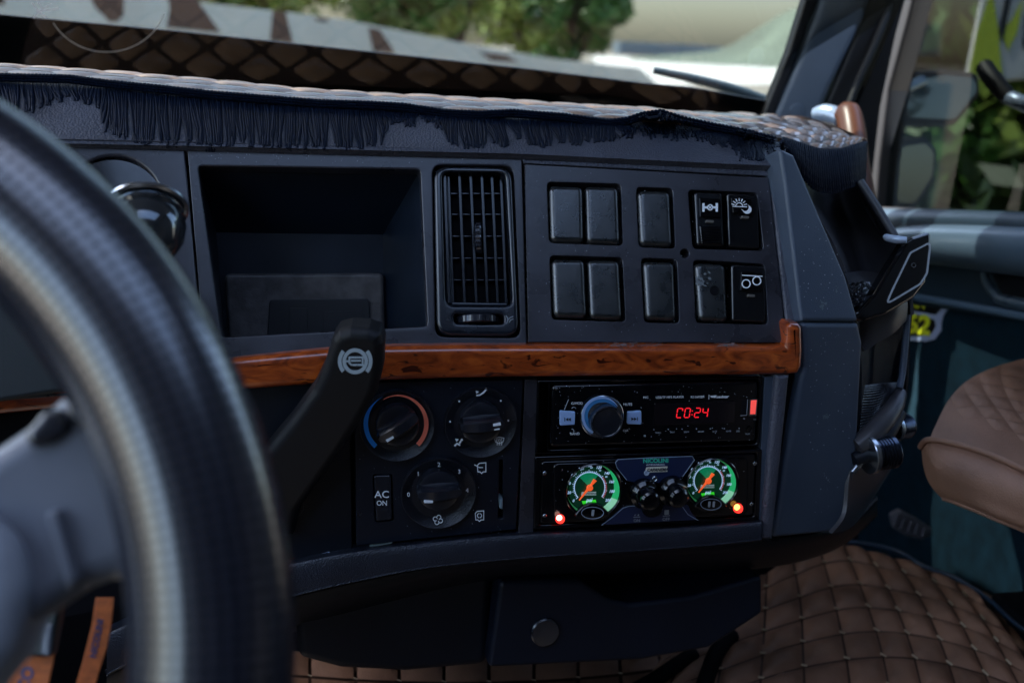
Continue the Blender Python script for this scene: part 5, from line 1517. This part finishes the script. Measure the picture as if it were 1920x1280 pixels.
# front strip of quilting under the console
fm = thing('quilted_mat', HZ(900, 1275, 1.6), 'strip of brown quilted vinyl with stitched seams showing under the lower console', 'floor mat')
S_fm = Surf([zr([(520, 1215), (700, 1228), (900, 1230), (1100, 1222), (1270, 1195), (1400, 1150)], 1.60), zr([(520, 1330), (700, 1340), (900, 1345), (1100, 1335), (1300, 1310), (1480, 1240)], 1.60), zr([(520, 1460), (700, 1460), (900, 1460), (1100, 1460), (1320, 1440), (1520, 1400)], 1.60)])
sheet('mat', S_fm, 40, 14, M_leathb, fm, thick=.012, flip=True, drop=.003)
quilt(S_fm, 12, 4, .005, M_leathf, fm, sq=True, res=5, flip=True, stitch=.0025)
cb = thing('cable', HZ(1300, 1260, 1.62), 'black cable lying across the quilted mat under the console', 'cable')
tube('cable_run', zr([(1180, 1300), (1225, 1275), (1265, 1248), (1300, 1225)], 1.612), .009, M_black, cb, n=10, smooth=5)
tube('cable_run', zr([(1310, 1320), (1325, 1270), (1345, 1220), (1372, 1190)], 1.612), .010, M_black, cb, n=10, smooth=5)
# passenger footwell mat and pedal-like pad
bm = bmesh.new()
rb_ = thing('ribbed_floor_mat', HZ(1850, 1080, 1.3), 'dark brown ribbed floor mat in the passenger footwell', 'floor mat')
box('mat', (.55, .9, 1.28), (1.02, 1.46, 1.30), mat('brown_carpet', (.06, .032, .022), .8, bump=.5, bscale=300), rb_)
for i in range(16):
    y0 = 1.0 + i * .028
    box('mat_rib', (.6, y0, 1.297), (1.0, y0 + .012, 1.306), MATS['brown_carpet'], rb_, bev=.002)
pdl = thing('ribbed_pad', HZ(1712, 985, 1.45), 'small grey ribbed rubber pad standing in the dark passenger footwell', 'foot pad')
FP = Fr(P(1712, 985, 1.5), rt + up * -.25, up + rt * .1)
slab('pad', FP, [(1672, 965), (1690, 955), (1722, 972), (1748, 990), (1748, 1004), (1730, 1012), (1700, 1005), (1678, 990)], -.015, 0, mat('grey_rubber', (.10, .10, .12), .6), pdl, bev=.004, r=.006)
for i in range(5): slab('pad_rib', FP, [(1682 + i * 13, 965 + i * 6), (1688 + i * 13, 967 + i * 6), (1682 + i * 13, 988 + i * 5), (1676 + i * 13, 985 + i * 5)], -.001, .004, MATS['grey_rubber'], pdl, bev=.001)

# ================================================================== OUTSIDE
M_ground = mat('dusty_yard_ground', (.30, .27, .22), .9, var=.25, vscale=.25, bump=.3, bscale=3)
bm = bmesh.new()
bmesh.ops.create_grid(bm, x_segments=4, y_segments=4, size=900)
setting(fin(bm, 'ground', M_ground, flat=True))
def leafy(name, label, c, rx, rz, n, size, col, trunk_h, group, var=.35, cat='tree'):
    t = thing(name, Vector((c[0], c[1], 0)), label, cat, group)
    m = mat('foliage_%d' % (int(col[1] * 1000)), col, .38)
    cx, cy, cz = c
    rnd = random.Random(int(cx * 100 + n))
    lim = lambda v, m_: max(-m_, min(m_, v))
    blobs = [(Vector((cx + lim(rnd.gauss(0, rx * .45), rx * .62), cy + lim(rnd.gauss(0, rx * .45), rx * .62), cz + rnd.gauss(0, rz * .45))), rnd.uniform(.25, .42) * rx) for _ in range(18)]
    bm = bmesh.new()
    for k in range(n):
        b, r_ = blobs[k % len(blobs)]
        d = Vector((rnd.gauss(0, 1), rnd.gauss(0, 1), rnd.gauss(0, 1))).normalized()
        p = b + d * r_ * rnd.uniform(.55, 1.05)
        if p.z < .1: continue
        a = Vector((rnd.gauss(0, 1), rnd.gauss(0, 1), rnd.gauss(0, 1))).normalized()
        e = a.cross(d + Vector((0, 0, .3))).normalized()
        s = size * rnd.uniform(.6, 1.5)
        vs = [bm.verts.new(p + a * s), bm.verts.new(p + e * s * .45), bm.verts.new(p - a * s), bm.verts.new(p - e * s * .45)]
        bm.faces.new(vs)
    fin(bm, 'crown', m, t, flat=True, recalc=False, wn=False)
    bm = bmesh.new()
    base = Vector((cx, cy, 0))
    add_tube(bm, [base, base + Vector((.1, .05, cz * .4)), base + Vector((-.05, .1, cz * .8)), Vector((cx, cy, cz + rz * .4))], [rx * .09, rx * .07, rx * .05, rx * .02], 8)
    for b, r_ in blobs[:7]: add_tube(bm, [base + Vector((0, .05, cz * .5)), (base + b) / 2 + Vector((0, 0, cz * .35)), b], [rx * .04, rx * .025, rx * .01], 5)
    fin(bm, 'trunk', mat('bark', (.045, .034, .026), .9, var=.3, vscale=6), t, ang=60)
    return t
G1, G2 = (.07, .17, .03), (.22, .30, .05)
def dirpt(x, y, d): return P(x, y, d)
tr_specs = [(230, 15, 4.4, 2.4, G1, 'dark green bushy tree beyond the wall, leftmost through the windshield'), (480, 16, 4.2, 2.2, G2, 'broad sunlit green tree beyond the wall, second from the left'),
            (700, 20, 4.0, 2.2, G1, 'dense dark green tree in the middle of the windshield view'), (860, 22, 3.8, 1.9, G2, 'leafy green tree just left of the bright gaps'), (985, 27, 3.6, 1.5, G2, 'loose yellow-green tree with bright gaps through its crown'), (1080, 24, 3.4, 1.35, G1, 'small dark tree bordering the open sky')]
for x, d, h, r_, c_, lab in tr_specs:
    p = P(x, 60, d)
    leafy('leafy_tree', lab, (p.x, p.y, h), r_, h * .42, 5200, .14, c_, h, 'trees beyond the windshield')
for k, (x, d, h, r_, c_, lab) in enumerate([(1765, 9, 3.5, 1.05, (.03, .06, .018), 'tall dark tree far beyond the upper wing mirror'), (1800, 6.5, 2.1, .85, (.03, .06, .018), 'very dark shrubby tree outside the passenger window, behind the mirrors'), (1930, 5.5, 2.2, 1.0, G1, 'dark tree at the right edge of the passenger window'), (2120, 5.2, 2.3, 1.2, G2, 'sunlit tree beyond the right edge of the passenger window')]):
    p = P(x, 250, d)
    leafy('leafy_tree', lab, (p.x, p.y, h), r_, 1.5, 4200, .09, c_, h, 'trees beside the truck')
hd = HX(1700, 420, 3.2)
leafy('hedge_bush', 'low dark hedge bush seen at the foot of the passenger window', (3.4, 3.6, .9), 1.5, .9, 5200, .09, (.03, .055, .016), 1.2, 'trees beside the truck', cat='bush')
leafy('leafy_tree', 'dark tree added behind the truck on the passenger side, seen only in the mirrors', (4.5, -5.0, 2.2), 2.2, 2.2, 3000, .13, (.03, .06, .018), 2.2, 'trees beside the truck')  # put in out of view so the mirrors reflect dark foliage
# pale-topped corrugated wall receding to the right
wl = thing('yard_wall', Vector((0, 8, 0)), 'dark corrugated yard wall with pale coping band with painted brown shadow blotches seen through the windshield', 'wall')
a0, a1 = P(-700, -50, 3.3), P(0, 0, 5.0)
WA = [P(-120, 16, 5.4), P(1230, 154, 11.5)]
dirw = (WA[1] - WA[0]); dirw.z = 0
FWL = Fr(Vector((WA[0].x, WA[0].y, 2.3)), dirw, Vector((0, 0, 1)))
bandp = [(-120, -56), (0, -42), (300, -4), (640, 36), (840, 76), (1030, 110), (1200, 128), (1236, 160), (1210, 157), (1000, 131), (640, 92), (320, 58), (0, 28), (-120, 16)]
cam_m = mat('white_wall_paint', (.8, .8, .76), .7, var=.1, vscale=2)
slab('coping_band', FWL, bandp, -.06, 0, cam_m, wl, bev=.004)
M_shadow = mat('brown_shadow_patch', (.14, .085, .07), .8)  # shadows falling on the wall, painted as brown patches
shadow_p = [[(165, -30), (232, -34), (232, 28), (222, 40), (206, 42), (192, 28), (176, 12)], [(315, -14), (365, -6), (414, 62), (312, 52), (318, 20)], [(512, 18), (535, 22), (550, 82), (506, 76)], [(-60, -46), (0, -40), (10, 10), (-70, 4)], [(590, 32), (618, 36), (612, 42), (594, 40)],
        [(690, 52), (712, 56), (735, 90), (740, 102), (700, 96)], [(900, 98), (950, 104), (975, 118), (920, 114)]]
fills('brown_shadow_patch', FWL, shadow_p, .0015, M_shadow, wl, h=.001)
M_corr = mat('dark_corrugated_sheet', (.035, .034, .036), .5, var=.4, vscale=3)
bm = bmesh.new()
L = (WA[1] - WA[0]).length
zt = None
prev = None
N = 150
for i in range(N + 1):
    u = L * i / N
    n_ = -.10 + .035 * math.sin(i * 1.6)
    z1 = 2.24 + (1.97 - 2.24) * (i / N)
    v0, v1 = bm.verts.new(FWL.w(u, -2.3, n_)), bm.verts.new(FWL.w(u, z1 - 2.3 + .02, n_))
    if prev: bm.faces.new((prev[0], v0, v1, prev[1]))
    prev = (v0, v1)
fin(bm, 'corrugated_sheet', M_corr, wl, ang=80, wn=False, recalc=False)
bp_ = thing('blue_post', P(270, 90, 3.8), 'pale blue post standing in front of the dark wall, left of the windshield view', 'post')
tube('post', [Vector((P(270, 60, 3.6).x, P(270, 60, 3.6).y, z)) for z in (0, 1.2, 2.225)], .085, mat('pale_blue_paint', (.25, .38, .5), .5), bp_, n=16)
# far things: hill, low roof, bright wall
hl = PG([[(1180, 108, 260), (1300, 100, 260), (1360, 90, 250), (1420, 55, 240), (1480, 20, 230), (1560, 2, 220), (1700, -60, 210)], [(1180, 112, 230), (1300, 110, 230), (1360, 108, 225), (1420, 95, 220), (1480, 85, 210), (1560, 80, 205), (1700, 40, 200)], [(1180, 118, 200), (1300, 122, 200), (1360, 124, 200), (1420, 126, 200), (1480, 130, 195), (1560, 136, 190), (1700, 140, 190)]])
h_ = sheet('hill', hl, 40, 20, mat('hazy_hill_scrub', (.17, .21, .16), .9, var=.3, vscale=.05), None, thick=.5, flip=True)
setting(h_)
lb = thing('low_building', P(1230, 100, 420), 'distant low building with blue-grey roof under the bright sky', 'building')
FB2 = Fr(P(1230, 95, 420), rt, Vector((0, 0, 1)))
slab('roof', FB2, [(1162, 78), (1300, 84), (1380, 92), (1380, 106), (1162, 104)], -30, 0, mat('blue_grey_roofing', (.16, .22, .28), .6), lb, bev=.2)
slab('wall', FB2, [(1170, 103), (1375, 105), (1372, 112), (1170, 108)], -25, -1, mat('white_render', (.8, .8, .78), .7), lb, bev=.1)
for i in range(4): slab('window', FB2, [(1190 + i * 45, 104.5), (1202 + i * 45, 105), (1202 + i * 45, 107), (1190 + i * 45, 107)], -1.1, -.7, mat('shaded_glazing', (.1, .13, .16), .2), lb, bev=.05)
bm = bmesh.new()
vs = [bm.verts.new(p) for p in (Vector((19, 66, .006)), Vector((44, 88, .006)), Vector((150, 330, .006)), Vector((78, 300, .006)))]
bm.faces.new(vs)
setting(fin(bm, 'concrete_yard', mat('pale_sunlit_concrete', (.78, .76, .72), .8, var=.08, vscale=.1), flat=True, recalc=False, wn=False))
# striped board added outside the door, painted as a reflection in its window
sb = thing('reflection_board', P(1870, 60, 2.6), 'yellow and white striped board painted as a reflection in the passenger window, top right', 'painted reflection')
FSB = Fr(P(1880, 60, 2.6), rt, up)
slab('board', FSB, [(1856, -60), (2010, -60), (1990, 140), (1880, 150), (1815, 140), (1830, 60)], -.02, 0, mat('reflection_white', (.7, .7, .68), .5), sb, bev=.003)
M_ly = mat('reflection_yellow', (.62, .72, .06), .45)
fills('yellow_stripe', FSB, [[(1860, -20), (1872, 60), (1880, 150), (1815, 138), (1832, 60)], [(1918, 0), (1908, 60), (1890, 96), (1876, 60), (1896, 40)]], .002, M_ly, sb, h=.001)
fills('dark_stripe', FSB, [[(1896, -60), (1910, -60), (1890, 30), (1880, 80), (1872, 60)], [(1925, 0), (1960, 0), (1940, 100), (1918, 90)]], .003, mat('reflection_dark', (.03, .03, .03), .5), sb, h=.001)
# wiper arm and black cowl at the lower right of the windshield
wa = thing('wiper_arm', FWS.w(.5, -.05, -.05), 'blue-grey wiper arm lying along the lower right edge of the windshield', 'wiper')
tube('arm', [P(*q) for q in ((1225, 132, 1.66), (1300, 148, 1.66), (1380, 170, 1.67), (1450, 196, 1.68))], [.006, .008, .010, .011], mat('blue_grey_metal', (.12, .18, .24), .4), wa, n=10, smooth=4)
dust(FL, 670, 965, 720, 1000, .001, 50, cc)
dust(FL, 1040, 1415, 722, 830, .006, 70, rd)
dust(FL, 1040, 1400, 862, 962, .0058, 40, gb)
dust(FE2, 1515, 1600, 620, 960, 0, 40, end)
dust(FE, 1500, 1580, 420, 590, 0, 25, end)
